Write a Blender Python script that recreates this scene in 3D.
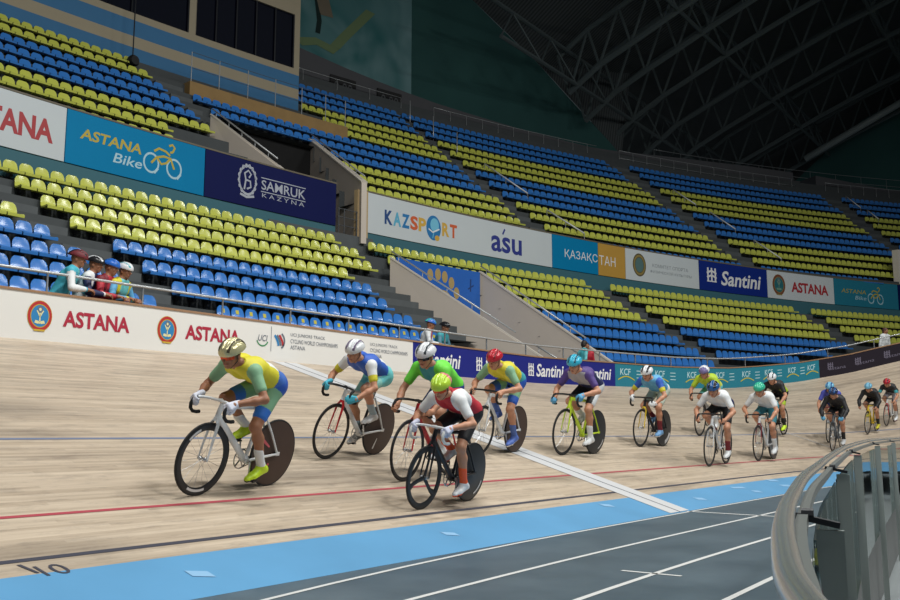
import bpy, bmesh, math, random
import numpy as np
from mathutils import Matrix, Vector

random.seed(7)
RNG = np.random.default_rng(11)
for _o in list(bpy.data.objects):
    bpy.data.objects.remove(_o)
SC = bpy.context.scene
COL = SC.collection
R = math.radians

# ------------------------------------------------------------------ camera
EYE = 1.08
cam_d = bpy.data.cameras.new('camera')
cam = bpy.data.objects.new('camera', cam_d)
COL.objects.link(cam)
SC.camera = cam
cam_d.sensor_width = 36.0
cam_d.lens = 920.0 / 900.0 * 36.0
cam_d.clip_start, cam_d.clip_end = 0.05, 400
cam.location = (0, 0, EYE)
YAW, PITCH = R(35.779), R(8.287)
cam.rotation_euler = (math.pi / 2 + PITCH, 0, YAW - math.pi / 2)
cam_d.dof.use_dof = False

# ------------------------------------------------------------------ world and lights
world = bpy.data.worlds.new('hall_air')
SC.world = world
world.use_nodes = True
bg = world.node_tree.nodes['Background']
bg.inputs[0].default_value = (0.80, 0.92, 1.0, 1)
bg.inputs[1].default_value = 0.055


def area_light(name, loc, target, size, energy, color):
    d = bpy.data.lights.new(name, 'AREA')
    d.shape = 'RECTANGLE'
    d.size, d.size_y = size
    d.energy = energy
    d.color = color
    o = bpy.data.objects.new(name, d)
    COL.objects.link(o)
    o.location = loc
    v = Vector(target) - Vector(loc)
    o.rotation_euler = v.to_track_quat('-Z', 'Y').to_euler()
    return o


WARM = (0.99, 1.0, 0.965)
for i, (lx, ly, lz, e) in enumerate([(2, 2, 22, 3100), (16, 0, 23.5, 3100), (32, -2, 25.5, 2100),
                                     (48, -8, 27, 1500), (6, -14, 21, 2600), (28, -16, 23, 1700)]):
    area_light('floodlight', (lx, ly, lz), (lx + 2, ly + 8, 0.0), (5, 1.6), e, WARM)

SC.view_settings.view_transform = 'Standard'
SC.view_settings.look = 'None'
SC.view_settings.exposure = -0.1
SC.view_settings.gamma = 1.0
SC.view_settings.use_curve_mapping = False


# ------------------------------------------------------------------ helpers
def srgb(r, g, b):
    f = lambda c: (c / 255 / 12.92) if c / 255 <= 0.04045 else ((c / 255 + 0.055) / 1.055) ** 2.4
    return (f(r), f(g), f(b), 1.0)


MATS = {}


def mat(name, rgb, rough=0.55, metal=0.0, noise=0.0, scale=8.0, emit=0.0, spec=0.5):
    """procedural surface: base colour with a little noise-driven wear"""
    if name in MATS:
        return MATS[name]
    m = bpy.data.materials.new(name)
    m.use_nodes = True
    nt = m.node_tree
    b = nt.nodes['Principled BSDF']
    c = srgb(*rgb)
    b.inputs['Base Color'].default_value = c
    b.inputs['Roughness'].default_value = rough
    b.inputs['Metallic'].default_value = metal
    b.inputs['Specular IOR Level'].default_value = spec
    if noise > 0:
        tc = nt.nodes.new('ShaderNodeTexCoord')
        n = nt.nodes.new('ShaderNodeTexNoise')
        n.inputs['Scale'].default_value = scale
        n.inputs['Detail'].default_value = 4
        mix = nt.nodes.new('ShaderNodeMix')
        mix.data_type = 'RGBA'
        nt.links.new(tc.outputs['Object'], n.inputs['Vector'])
        nt.links.new(n.outputs['Fac'], mix.inputs['Factor'])
        lo = tuple(max(0, x * (1 - noise)) for x in c[:3]) + (1,)
        hi = tuple(min(1, x * (1 + noise)) for x in c[:3]) + (1,)
        mix.inputs['A'].default_value = lo
        mix.inputs['B'].default_value = hi
        nt.links.new(mix.outputs['Result'], b.inputs['Base Color'])
    if emit:
        b.inputs['Emission Color'].default_value = c
        b.inputs['Emission Strength'].default_value = emit
    MATS[name] = m
    return m


class MB:
    """collects shapes and links them as one mesh object"""

    def __init__(self):
        self.v, self.f, self.m, self.uv = [], [], [], None

    def add(self, vs, fs, mi=0):
        n = len(self.v)
        self.v += [tuple(p) for p in vs]
        self.f += [tuple(i + n for i in f) for f in fs]
        self.m += [mi] * len(fs)
        return self

    def box(self, c, s, rot=None, mi=0):
        hx, hy, hz = s[0] / 2, s[1] / 2, s[2] / 2
        vs = [Vector((x, y, z)) for x in (-hx, hx) for y in (-hy, hy) for z in (-hz, hz)]
        if rot is not None:
            vs = [rot @ p for p in vs]
        c = Vector(c)
        return self.add([p + c for p in vs], [(0, 1, 3, 2), (4, 6, 7, 5), (0, 4, 5, 1), (2, 3, 7, 6), (0, 2, 6, 4), (1, 5, 7, 3)], mi)

    def tube(self, pts, rad, n=8, mi=0, cap=True, flat=1.0, up=None):
        """round (or flattened) tube along a polyline; rad may be one number or one per point"""
        pts = [Vector(p) for p in pts]
        if not hasattr(rad, '__len__'):
            rad = [rad] * len(pts)
        vs, fs = [], []
        u = None
        for i, p in enumerate(pts):
            t = (pts[min(i + 1, len(pts) - 1)] - pts[max(i - 1, 0)])
            if t.length < 1e-9:
                t = Vector((0, 0, 1))
            t.normalize()
            if u is None:
                u = Vector(up) if up is not None else (Vector((0, 0, 1)) if abs(t.z) < 0.9 else Vector((1, 0, 0)))
            u = (u - t * u.dot(t))
            if u.length < 1e-6:
                u = t.orthogonal()
            u.normalize()
            w = t.cross(u)
            for k in range(n):
                a = 2 * math.pi * k / n
                vs.append(p + u * math.cos(a) * rad[i] + w * math.sin(a) * rad[i] * flat)
        for i in range(len(pts) - 1):
            for k in range(n):
                a, b = i * n + k, i * n + (k + 1) % n
                fs.append((a, b, b + n, a + n))
        if cap:
            fs.append(tuple(range(n))[::-1])
            fs.append(tuple(range((len(pts) - 1) * n, len(pts) * n)))
        return self.add(vs, fs, mi)

    def bar(self, a, b, w, d, mi=0, up=(0, 0, 1)):
        """rectangular bar from a to b, w across and d along up"""
        a, b = Vector(a), Vector(b)
        t = (b - a).normalized()
        u = Vector(up)
        u = (u - t * u.dot(t))
        if u.length < 1e-6:
            u = t.orthogonal()
        u.normalize()
        s = t.cross(u)
        vs = []
        for p in (a, b):
            for x, y in ((-1, -1), (1, -1), (1, 1), (-1, 1)):
                vs.append(p + s * x * w / 2 + u * y * d / 2)
        return self.add(vs, [(3, 2, 1, 0), (4, 5, 6, 7), (0, 1, 5, 4), (1, 2, 6, 5), (2, 3, 7, 6), (3, 0, 4, 7)], mi)

    def lathe_y(self, prof, n=32, c=(0, 0, 0), mi=0, closed=True):
        """profile of (radius, y) turned about the y axis through c"""
        vs, fs = [], []
        k = len(prof)
        for i in range(n):
            a = 2 * math.pi * i / n
            for r, y in prof:
                vs.append((c[0] + r * math.cos(a), c[1] + y, c[2] + r * math.sin(a)))
        m = k if closed else k - 1
        for i in range(n):
            j = (i + 1) % n
            for q in range(m):
                p = (q + 1) % k
                fs.append((i * k + q, i * k + p, j * k + p, j * k + q))
        return self.add(vs, fs, mi)

    def grid(self, P, mi=0):
        """P: rows x cols of points"""
        nr, nc = len(P), len(P[0])
        return self.add([p for row in P for p in row],
                        [(i * nc + j, i * nc + j + 1, (i + 1) * nc + j + 1, (i + 1) * nc + j) for i in range(nr - 1) for j in range(nc - 1)], mi)

    def prism(self, poly, off, mi=0):
        """closed polygon of 3-D points pushed along the vector off"""
        n = len(poly)
        a = [Vector(p) for p in poly]
        b = [p + Vector(off) for p in a]
        fs = [tuple(range(n))[::-1], tuple(range(n, 2 * n))] + [(i, (i + 1) % n, (i + 1) % n + n, i + n) for i in range(n)]
        return self.add(a + b, fs, mi)

    def build(self, name, mats, parent=None, smooth=False, recalc=True):
        me = bpy.data.meshes.new(name)
        me.from_pydata(self.v, [], self.f)
        if not isinstance(mats, (list, tuple)):
            mats = [mats]
        for m in mats:
            me.materials.append(m)
        if len(mats) > 1:
            me.polygons.foreach_set('material_index', np.array(self.m, dtype=np.int32))
        if recalc:
            bm = bmesh.new()
            bm.from_mesh(me)
            bmesh.ops.recalc_face_normals(bm, faces=bm.faces)
            bm.to_mesh(me)
            bm.free()
        if smooth:
            me.polygons.foreach_set('use_smooth', np.ones(len(me.polygons), dtype=bool))
            if smooth == 'auto':
                me.set_sharp_from_angle(angle=R(40))
        return link(name, me, parent)


def link(name, me, parent=None):
    o = bpy.data.objects.new(name, me)
    COL.objects.link(o)
    if parent is not None:
        o.parent = parent
    return o


def thing(name, label, cat, loc=(0, 0, 0), group=None, matrix=None):
    o = bpy.data.objects.new(name, None)
    o.empty_display_size = 0.2
    COL.objects.link(o)
    if matrix is not None:
        o.matrix_world = matrix
    else:
        o.location = loc
    return tag(o, label, cat, group)


def tag(o, label, cat, group=None):
    o['label'] = label
    o['category'] = cat
    if group:
        o['group'] = group
    return o


def struct(o):
    o['kind'] = 'structure'
    return o


# ------------------------------------------------------------------ text and flat shapes laid on a surface
def text_mesh(body, size=1.0, shear=0.0, bold=0.0, spacing=1.0):
    c = bpy.data.curves.new('lettering', 'FONT')
    c.body = body
    c.size = size
    c.shear = shear
    c.offset = bold
    c.space_character = spacing
    c.resolution_u = 3
    o = bpy.data.objects.new('lettering', c)
    COL.objects.link(o)
    dg = bpy.context.evaluated_depsgraph_get()
    me = bpy.data.meshes.new_from_object(o.evaluated_get(dg))
    bpy.data.objects.remove(o)
    bpy.data.curves.remove(c)
    v = np.array([p.co[:2] for p in me.vertices]).reshape(-1, 2)
    f = [tuple(p.vertices) for p in me.polygons]
    bpy.data.meshes.remove(me)
    return v, f


def lettering(mb, surf, body, u0, u1, v0, v1, mi=0, lift=0.006, **kw):
    """text fitted into the box u0..u1 x v0..v1 of the surface map surf(u, v, lift)"""
    v, f = text_mesh(body, **kw)
    if len(v) == 0:
        return
    lo, hi = v.min(0), v.max(0)
    q = (v - lo) / (hi - lo)
    mb.add([surf(u0 + a * (u1 - u0), v0 + b * (v1 - v0), lift) for a, b in q], f, mi)


def disc(mb, surf, u, v, ru, rv, mi=0, lift=0.006, n=28, inner=0.0, a0=0.0, a1=360.0):
    m = n if a1 - a0 >= 360 else n + 1
    ang = [R(a0 + (a1 - a0) * i / n) for i in range(m)]
    out = [surf(u + ru * math.cos(a), v + rv * math.sin(a), lift) for a in ang]
    if inner <= 0:
        mb.add(out, [tuple(range(m))], mi)
    else:
        inn = [surf(u + ru * inner * math.cos(a), v + rv * inner * math.sin(a), lift) for a in ang]
        fs = [(i, (i + 1) % m, (i + 1) % m + m, i + m) for i in range(m if m == n else m - 1)]
        mb.add(out + inn, fs, mi)


def poly(mb, surf, pts, mi=0, lift=0.006):
    mb.add([surf(a, b, lift) for a, b in pts], [tuple(range(len(pts)))], mi)


def stroke(mb, surf, pts, w, mi=0, lift=0.006):
    """ribbon of width w along 2-D points"""
    L, Rr = [], []
    for i, p in enumerate(pts):
        a = pts[max(i - 1, 0)]
        b = pts[min(i + 1, len(pts) - 1)]
        dx, dy = b[0] - a[0], b[1] - a[1]
        l = math.hypot(dx, dy) or 1
        nx, ny = -dy / l * w / 2, dx / l * w / 2
        L.append(surf(p[0] + nx, p[1] + ny, lift))
        Rr.append(surf(p[0] - nx, p[1] - ny, lift))
    n = len(pts)
    mb.add(L + Rr, [(i, i + 1, i + 1 + n, i + n) for i in range(n - 1)], mi)


# ------------------------------------------------------------------ the track as a surface of arc length s and slant width v
DS = 0.1
S_ = np.arange(-14, 62, DS)
TH_ = -np.cumsum(np.clip((S_ - 16) / 20, 0, 1) / 20.0) * DS
PX_ = -14 + np.cumsum(np.cos(TH_)) * DS
PY_ = 5.05 + np.cumsum(np.sin(TH_)) * DS
BK_ = np.radians(np.interp(S_, [-14, 21.7, 25.3, 28.4, 30.8, 32.1, 33.8, 35.8, 37.6, 40, 44, 50, 75],
                           [17.2, 17.2, 17.8, 18.2, 19., 20., 21.6, 24.7, 28.8, 34, 41, 43, 43]))
W_BLUE, W_TRACK = 0.66, 8.32


def track(s, v, lift=0.0):
    x, y, t, b = (float(np.interp(s, S_, a)) for a in (PX_, PY_, TH_, BK_))
    nx, ny = -math.sin(t), math.cos(t)
    h = v * math.cos(b) - lift * math.sin(b)
    return Vector((x + nx * h, y + ny * h, v * math.sin(b) + lift * math.cos(b)))


def track_frame(s):
    t, b = float(np.interp(s, S_, TH_)), float(np.interp(s, S_, BK_))
    return Vector((math.cos(t), math.sin(t), 0)), Vector((-math.sin(t), math.cos(t), 0)), b


# stands are concentric arcs: angle in degrees from +Y towards +X
def arc(phi, rho, z, x0=14.0):
    a = R(phi)
    return Vector((x0 + rho * math.sin(a), -86 + rho * math.cos(a), z))


def lower(phi, rho, z):
    return arc(phi, rho, z, 14.0)


def upper(phi, rho, z):
    return arc(phi, rho, z, 10.5)
# ================================================================== THE HALL
def node_mat(name):
    m = bpy.data.materials.new(name)
    m.use_nodes = True
    return m, m.node_tree, m.node_tree.nodes['Principled BSDF']


def wood_material():
    m, nt, b = node_mat('track_boards')
    N, L = nt.nodes, nt.links
    uv = N.new('ShaderNodeUVMap')
    sep = N.new('ShaderNodeSeparateXYZ')
    L.new(uv.outputs[0], sep.inputs[0])

    def math_(op, a, bval):
        n = N.new('ShaderNodeMath')
        n.operation = op
        if isinstance(a, (int, float)):
            n.inputs[0].default_value = a
        else:
            L.new(a, n.inputs[0])
        if isinstance(bval, (int, float)):
            n.inputs[1].default_value = bval
        else:
            L.new(bval, n.inputs[1])
        return n.outputs[0]

    row = math_('FLOOR', math_('MULTIPLY', sep.outputs[1], 22.0), 0.0)
    off = math_('MULTIPLY', row, 1.37)
    board = math_('FLOOR', math_('ADD', math_('MULTIPLY', sep.outputs[0], 0.3), off), 0.0)
    comb = N.new('ShaderNodeCombineXYZ')
    L.new(row, comb.inputs[0])
    L.new(board, comb.inputs[1])
    wn = N.new('ShaderNodeTexWhiteNoise')
    wn.noise_dimensions = '3D'
    L.new(comb.outputs[0], wn.inputs['Vector'])
    # grain
    mp = N.new('ShaderNodeMapping')
    mp.inputs['Scale'].default_value = (0.5, 14.0, 1)
    L.new(uv.outputs[0], mp.inputs['Vector'])
    gr = N.new('ShaderNodeTexNoise')
    gr.inputs['Scale'].default_value = 1.6
    gr.inputs['Detail'].default_value = 6
    gr.inputs['Roughness'].default_value = 0.7
    L.new(mp.outputs[0], gr.inputs['Vector'])
    # tyre marks and stains: long smudges
    mp2 = N.new('ShaderNodeMapping')
    mp2.inputs['Scale'].default_value = (0.22, 1.1, 1)
    L.new(uv.outputs[0], mp2.inputs['Vector'])
    st = N.new('ShaderNodeTexNoise')
    st.inputs['Scale'].default_value = 1.5
    st.inputs['Detail'].default_value = 5
    L.new(mp2.outputs[0], st.inputs['Vector'])
    r1 = N.new('ShaderNodeValToRGB')
    r1.color_ramp.elements[0].position, r1.color_ramp.elements[1].position = 0.2, 0.8
    r1.color_ramp.elements[0].color = srgb(166, 148, 128)
    r1.color_ramp.elements[1].color = srgb(214, 197, 176)
    mixf = math_('ADD', math_('MULTIPLY', wn.outputs['Value'], 0.28), math_('MULTIPLY', gr.outputs['Fac'], 0.75))
    L.new(mixf, r1.inputs[0])
    r2 = N.new('ShaderNodeValToRGB')
    r2.color_ramp.elements[0].position, r2.color_ramp.elements[1].position = 0.29, 0.48
    r2.color_ramp.elements[0].color = (0.62, 0.62, 0.63, 1)
    r2.color_ramp.elements[1].color = (1, 1, 1, 1)
    L.new(st.outputs['Fac'], r2.inputs[0])
    mx = N.new('ShaderNodeMix')
    mx.data_type = 'RGBA'
    mx.blend_type = 'MULTIPLY'
    mx.inputs['Factor'].default_value = 1.0
    L.new(r1.outputs[0], mx.inputs['A'])
    L.new(r2.outputs[0], mx.inputs['B'])
    mp3 = N.new('ShaderNodeMapping')
    mp3.inputs['Scale'].default_value = (0.9, 3.2, 1)
    L.new(uv.outputs[0], mp3.inputs['Vector'])
    sc_ = N.new('ShaderNodeTexNoise')
    sc_.inputs['Scale'].default_value = 2.4
    sc_.inputs['Detail'].default_value = 8
    sc_.inputs['Roughness'].default_value = 0.75
    L.new(mp3.outputs[0], sc_.inputs['Vector'])
    r3 = N.new('ShaderNodeValToRGB')
    r3.color_ramp.elements[0].position, r3.color_ramp.elements[1].position = 0.32, 0.50
    r3.color_ramp.elements[0].color = (0.70, 0.70, 0.72, 1)
    r3.color_ramp.elements[1].color = (1, 1, 1, 1)
    L.new(sc_.outputs['Fac'], r3.inputs[0])
    mx2 = N.new('ShaderNodeMix')
    mx2.data_type = 'RGBA'
    mx2.blend_type = 'MULTIPLY'
    mx2.inputs['Factor'].default_value = 1.0
    L.new(mx.outputs['Result'], mx2.inputs['A'])
    L.new(r3.outputs[0], mx2.inputs['B'])
    L.new(mx2.outputs['Result'], b.inputs['Base Color'])
    b.inputs['Roughness'].default_value = 0.42
    b.inputs['Specular IOR Level'].default_value = 0.35
    return m


def strip_mesh(name, v0, v1, s0, s1, material, lift=0.003, ds=0.5, nv=1):
    ss = np.arange(s0, s1 + ds * 0.5, ds)
    mb = MB()
    mb.grid([[track(s, v0 + (v1 - v0) * j / nv, lift) for j in range(nv + 1)] for s in ss])
    o = mb.build(name, material, recalc=False)
    return o


wood = wood_material()
ss = np.arange(-13, 60.1, 0.5)
vv = np.linspace(W_BLUE, W_TRACK + 0.02, 17)
mb = MB()
mb.grid([[track(s, v) for v in vv] for s in ss])
tr = mb.build('track_floor', wood, smooth=True, recalc=False)
uvl = tr.data.uv_layers.new(name='boards')
uvs = np.array([(s, v) for s in ss for v in vv])
li = np.zeros(len(tr.data.loops), dtype=np.int32)
tr.data.loops.foreach_get('vertex_index', li)
uvl.data.foreach_set('uv', uvs[li].ravel())
struct(tr)

M_BLUEBAND = mat('blue_band_paint', (94, 154, 198), 0.5, noise=0.16, scale=1.1)
M_WHITELINE = mat('white_line_paint', (216, 216, 214), 0.5, noise=0.05, scale=3)
M_REDLINE = mat('red_line_paint', (176, 72, 84), 0.5)
M_BLACKLINE = mat('black_line_paint', (68, 68, 80), 0.5)
M_STAYER = mat('blue_line_paint', (116, 128, 156), 0.5)
struct(strip_mesh('blue_band_floor', 0.0, W_BLUE, -13, 60, M_BLUEBAND, 0.001, 0.5, 2))
struct(strip_mesh('black_line_marking', 0.855, 0.905, -13, 60, M_BLACKLINE))
struct(strip_mesh('red_line_marking', 1.60, 1.645, -13, 60, M_REDLINE))
struct(strip_mesh('blue_line_marking', 3.47, 3.52, -13, 60, M_STAYER))

# finish line: two white bands beside a thin black line, across boards and blue band
M_FIN = mat('finish_white_paint', (206, 206, 208), 0.5, noise=0.06, scale=2)
for nm, a, b_, mm in (('finish_line_marking', 12.08, 12.39, M_FIN), ('finish_line_marking', 12.43, 12.74, M_FIN), ('finish_line_marking', 12.39, 12.43, M_BLACKLINE)):
    mb = MB()
    mb.grid([[track(s, v, 0.006) for s in (a, b_)] for v in np.linspace(0.02, W_TRACK - 0.05, 14)])
    struct(mb.build(nm, mm, recalc=False))
# timing line further round
mb = MB()
mb.grid([[track(s, v, 0.006) for s in (27.0, 27.06)] for v in np.linspace(0.7, 4.2, 6)])
struct(mb.build('timing_line_marking', M_FIN, recalc=False))
# pale dashes on the blue band
M_DASH = mat('pale_dash_paint', (142, 186, 222), 0.5)
mb = MB()
for s, v, l, w in ((4.32, 0.36, 0.16, 0.10), (7.4, 0.40, 0.16, 0.08), (11.1, 0.54, 0.2, 0.1), (13.9, 0.33, 0.25, 0.1), (16.2, 0.52, 0.5, 0.08), (16.5, 0.28, 0.25, 0.1), (18.5, 0.62, 0.4, 0.1), (18.4, 0.33, 0.4, 0.1)):
    mb.grid([[track(s + a, v + b_ - 0.06 * (a > 0), 0.005) for b_ in (-w / 2, w / 2)] for a in (-l / 2, l / 2)])
struct(mb.build('band_dash_marking', M_DASH, recalc=False))
# distance mark "10"
mb = MB()
surf10 = lambda u, v, l: track(3.16 + u, 0.62 + v, l)
lettering(mb, surf10, '10', 0.14, 0.34, -0.01, 0.15, lift=0.004, shear=-0.12)
poly(mb, surf10, [(0.06, 0.20), (0.09, 0.20), (0.14, 0.05), (0.115, 0.05)], lift=0.004)
struct(mb.build('distance_marking', M_BLACKLINE, recalc=False))

# ---- infield floor with lanes, edge along the glass fence
FENCE = [(0.20, -0.9), (0.26, -0.45), (0.36, -0.15), (0.55, 0.09), (0.83, 0.23), (1.18, 0.345), (1.58, 0.46), (2.06, 0.585), (2.97, 0.80), (3.82, 0.975), (5.33, 1.28), (7.78, 1.74), (10.9, 2.22), (15.87, 2.90), (20.0, 3.35), (24, 3.6)]


def fence_at(d):
    """point on the fence line at arc distance d from its start"""
    P = [Vector((a, b, 0)) for a, b in FENCE]
    for a, b in zip(P, P[1:]):
        l = (b - a).length
        if d <= l:
            return a + (b - a) * (d / l), (b - a).normalized()
        d -= l
    return P[-1], (P[-1] - P[-2]).normalized()


m, nt, b = node_mat('infield_floor')
tc = nt.nodes.new('ShaderNodeTexCoord')
n1 = nt.nodes.new('ShaderNodeTexNoise')
n1.inputs['Scale'].default_value = 1.2
n1.inputs['Detail'].default_value = 8
n1.inputs['Roughness'].default_value = 0.65
nt.links.new(tc.outputs['Object'], n1.inputs['Vector'])
rp = nt.nodes.new('ShaderNodeValToRGB')
rp.color_ramp.elements[0].position, rp.color_ramp.elements[1].position = 0.3, 0.75
rp.color_ramp.elements[0].color = srgb(66, 82, 93)
rp.color_ramp.elements[1].color = srgb(92, 108, 119)
nt.links.new(n1.outputs['Fac'], rp.inputs[0])
nt.links.new(rp.outputs[0], b.inputs['Base Color'])
b.inputs['Roughness'].default_value = 0.38
M_INFIELD = m
edge = [track(s, 0.0) for s in np.arange(-13, 34.1, 0.5)]
inner = [(-13, -8), (0.2, -8)] + FENCE
# lanes area: between the fence line and the track edge
mb = MB()
outer = [Vector((p.x, p.y, 0)) for p in edge]
def inner_y(x):
    if x < 0.2:
        return -8.0
    xs = [p[0] for p in FENCE]
    ys = [p[1] for p in FENCE]
    if x > xs[-1]:
        return ys[-1] + (x - xs[-1]) * 0.02
    return float(np.interp(x, xs, ys))
xs = sorted(set([-13.0, -8, -4, -1, 0.0, 0.199] + [p[0] for p in FENCE] + [26.0, 28.0]))
rows = []
for x in xs:
    yo = float(np.interp(x, PX_[:420], PY_[:420]))
    yi = min(inner_y(x), yo - 0.02)
    rows.append([Vector((x, yi + (yo - yi) * k / 4, 0)) for k in range(5)])
mb.grid(rows)
struct(mb.build('floor', M_INFIELD, recalc=False))
mb = MB()
mb.grid([[Vector((p[0], p[1], 0.0)), Vector((p[0], p[1], -0.72))] for p in FENCE])
struct(mb.build('infield_edge_wall', mat('edge_concrete', (120, 122, 122), 0.8, noise=0.15), recalc=False))
mb = MB()
mb.grid([[Vector((x, y, -0.7)) for y in (-90, -10, 8)] for x in (-14, 10, 30, 160)])
struct(mb.build('well_floor', mat('pale_floor', (134, 140, 142), 0.45, noise=0.08, scale=2), recalc=False))


def floor_line(pts, w, name='lane_marking'):
    mb = MB()
    L, Q = [], []
    for i, p in enumerate(pts):
        a, c = Vector(pts[max(i - 1, 0)]), Vector(pts[min(i + 1, len(pts) - 1)])
        t = (c - a).normalized()
        nrm = Vector((-t.y, t.x)) * w / 2
        L.append((p[0] + nrm.x, p[1] + nrm.y, 0.003))
        Q.append((p[0] - nrm.x, p[1] - nrm.y, 0.003))
    n = len(pts)
    mb.add(L + Q, [(i, i + n, i + n + 1, i + 1) for i in range(n - 1)])
    return struct(mb.build(name, M_WHITELINE, recalc=False))


def lane(yoff, x0, x1):
    out = []
    for s in np.arange(x0, x1, 1.0):
        t, nrm, _ = track_frame(s)
        p = track(s, 0.0)
        q = p - nrm * (5.05 - yoff)
        out.append((q.x, q.y - 0.32 * max(0, (9.0 - s) / 4.6) ** 2 * (1.0 if yoff > 4.5 else 0.45)))
    return out


floor_line(lane(4.99, 1, 26), 0.05)
floor_line(lane(4.0, 1, 24), 0.05)
floor_line(lane(3.07, 1, 18), 0.05)
floor_line(lane(2.25, 1, 11), 0.05)
floor_line([(12.72, 5.05), (12.66, 4.4), (12.6, 3.72)], 0.075, 'cross_marking')
floor_line([(6.95, 3.32), (6.95, 2.82)], 0.045, 'cross_marking')

# ---- advertising barrier round the top of the track
BAR_H = 0.72


def barrier(s, h, lift=0.0):
    """point on the front face of the barrier: s along, h above its foot, lift towards the track"""
    t, nrm, bk = track_frame(s)
    return track(s, W_TRACK) + Vector((0, 0, h)) - nrm * (lift - 0.02)


M_CAP = mat('barrier_cap_wood', (158, 122, 92), 0.6, noise=0.15)


def barrier_section(s0, s1, material, label):
    t = thing('advertising_barrier', label, 'advertising board', barrier((s0 + s1) / 2, 0))
    inv = Matrix.Translation(-t.location)
    n = max(4, int((s1 - s0) / 0.4))
    mb = MB()
    prof = lambda s: [barrier(s, -0.03, 0), barrier(s, BAR_H, 0), barrier(s, BAR_H, -0.06), barrier(s, -0.03, -0.06)]
    rows = [prof(s) + [prof(s)[0]] for s in np.linspace(s0, s1, n)]
    mb.grid(rows)
    mb.add(rows[0][:4], [(0, 1, 2, 3)])
    mb.add(rows[-1][:4], [(3, 2, 1, 0)])
    mb.v = [inv @ Vector(p) for p in mb.v]
    mb.build('board', material, t)
    mb = MB()
    prof = lambda s: [barrier(s, BAR_H, 0.015), barrier(s, BAR_H + 0.035, 0.015), barrier(s, BAR_H + 0.035, -0.09), barrier(s, BAR_H, -0.09)]
    mb.grid([prof(s) + [prof(s)[0]] for s in np.linspace(s0, s1, n)])
    mb.v = [inv @ Vector(p) for p in mb.v]
    mb.build('cap', M_CAP, t)
    return t, inv


def put(mb, name, mats, t, inv):
    mb.v = [inv @ Vector(p) for p in mb.v]
    return mb.build(name, mats, t, recalc=False)


M_BWHITE = mat('barrier_white', (232, 230, 226), 0.5, noise=0.03, scale=1)
M_BNAVY = mat('barrier_navy', (32, 40, 128), 0.55, noise=0.06, scale=1, spec=0.25)
M_BTEAL = mat('barrier_teal', (34, 128, 150), 0.5, noise=0.05, scale=1)
M_BDARK = mat('barrier_dark', (40, 34, 44), 0.55, noise=0.08, scale=1, spec=0.25)
M_RED = mat('print_crimson', (176, 40, 64), 0.5)
M_RED2 = mat('print_red', (186, 44, 48), 0.5)
M_GOLD = mat('print_gold', (206, 170, 60), 0.5)
M_SKYB = mat('print_sky_blue', (46, 132, 190), 0.5)
M_CREAM = mat('print_cream', (232, 224, 170), 0.5)
M_INK = mat('print_grey', (110, 116, 128), 0.5)
M_NAVY = mat('print_navy', (34, 54, 128), 0.5)
M_WHITE = mat('print_white', (236, 236, 238), 0.5)
M_YEL = mat('print_yellow', (206, 190, 60), 0.5)
EMB = [M_RED2, M_GOLD, M_SKYB, M_CREAM, M_INK]


def emblem(mb, surf, u, v, r, ru=None):
    """round city seal: red and gold rings round a blue field with a pale plant"""
    ru = ru or r
    disc(mb, surf, u, v, ru, r, 1, 0.005)
    disc(mb, surf, u, v, ru * 0.96, r * 0.96, 0, 0.007, inner=0.80)
    disc(mb, surf, u, v, ru * 0.76, r * 0.76, 1, 0.008, inner=0.93)
    disc(mb, surf, u, v, ru * 0.70, r * 0.70, 2, 0.009)
    disc(mb, surf, u, v + 0.42 * r, ru * 0.22, r * 0.22, 4, 0.011, inner=0.6)
    disc(mb, surf, u, v + 0.42 * r, ru * 0.1, r * 0.1, 3, 0.011)
    P = lambda pts: poly(mb, surf, [(u + a * ru, v + b * r) for a, b in pts], 3, 0.011)
    P([(-0.05, -0.5), (0.05, -0.5), (0.04, 0.2), (-0.04, 0.2)])
    for sx in (-1, 1):
        P([(0, -0.35), (sx * 0.34, -0.28), (sx * 0.42, -0.46), (sx * 0.1, -0.52)])
        P([(sx * 0.02, -0.1), (sx * 0.30, 0.34), (sx * 0.22, 0.36), (sx * 0.02, 0.1)])
    poly(mb, surf, [(u - 0.5 * ru, v - 0.86 * r), (u + 0.5 * ru, v - 0.86 * r), (u + 0.4 * ru, v - 0.98 * r), (u - 0.4 * ru, v - 0.98 * r)], 1, 0.010)


bw, inv = barrier_section(-12, 16.5, M_BWHITE, 'white advertising barrier with two red ASTANA words at the top of the track')
for u in (7.42, 9.72):
    mb = MB()
    emblem(mb, barrier, u, 0.375, 0.235, 0.20)
    put(mb, 'emblem', EMB, bw, inv)
for u0, u1 in ((7.80, 8.98), (10.10, 11.33)):
    mb = MB()
    lettering(mb, barrier, 'ASTANA', u0, u1, 0.25, 0.505, bold=0.032)
    put(mb, 'lettering', M_RED, bw, inv)
mb = MB()
stroke(mb, barrier, [(11.76 + 0.13 + 0.15 * math.cos(R(a)), 0.42 + 0.15 * math.sin(R(a))) for a in range(200, 350, 15)], 0.025, 1)
lettering(mb, barrier, 'UCI', 11.78, 12.02, 0.36, 0.48, 0, shear=0.25, bold=0.01)
stroke(mb, barrier, [(12.11, 0.18), (12.11, 0.66)], 0.012, 0)
for k, (a, c) in enumerate(((0, 2), (0.06, 0), (0.12, 3))):
    stroke(mb, barrier, [(12.2 + a + 0.1 * math.sin(q / 8 * math.pi / 2), 0.5 - 0.2 * q / 8 + 0.1 * a) for q in range(9)], 0.05, c)
stroke(mb, barrier, [(12.3 + 0.16 * math.cos(R(a)), 0.40 + 0.16 * math.sin(R(a))) for a in range(-60, 75, 15)], 0.04, 0)
put(mb, 'federation_logo', [M_INK, mat('print_green', (60, 140, 90), 0.5), M_SKYB, M_RED2], bw, inv)
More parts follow.
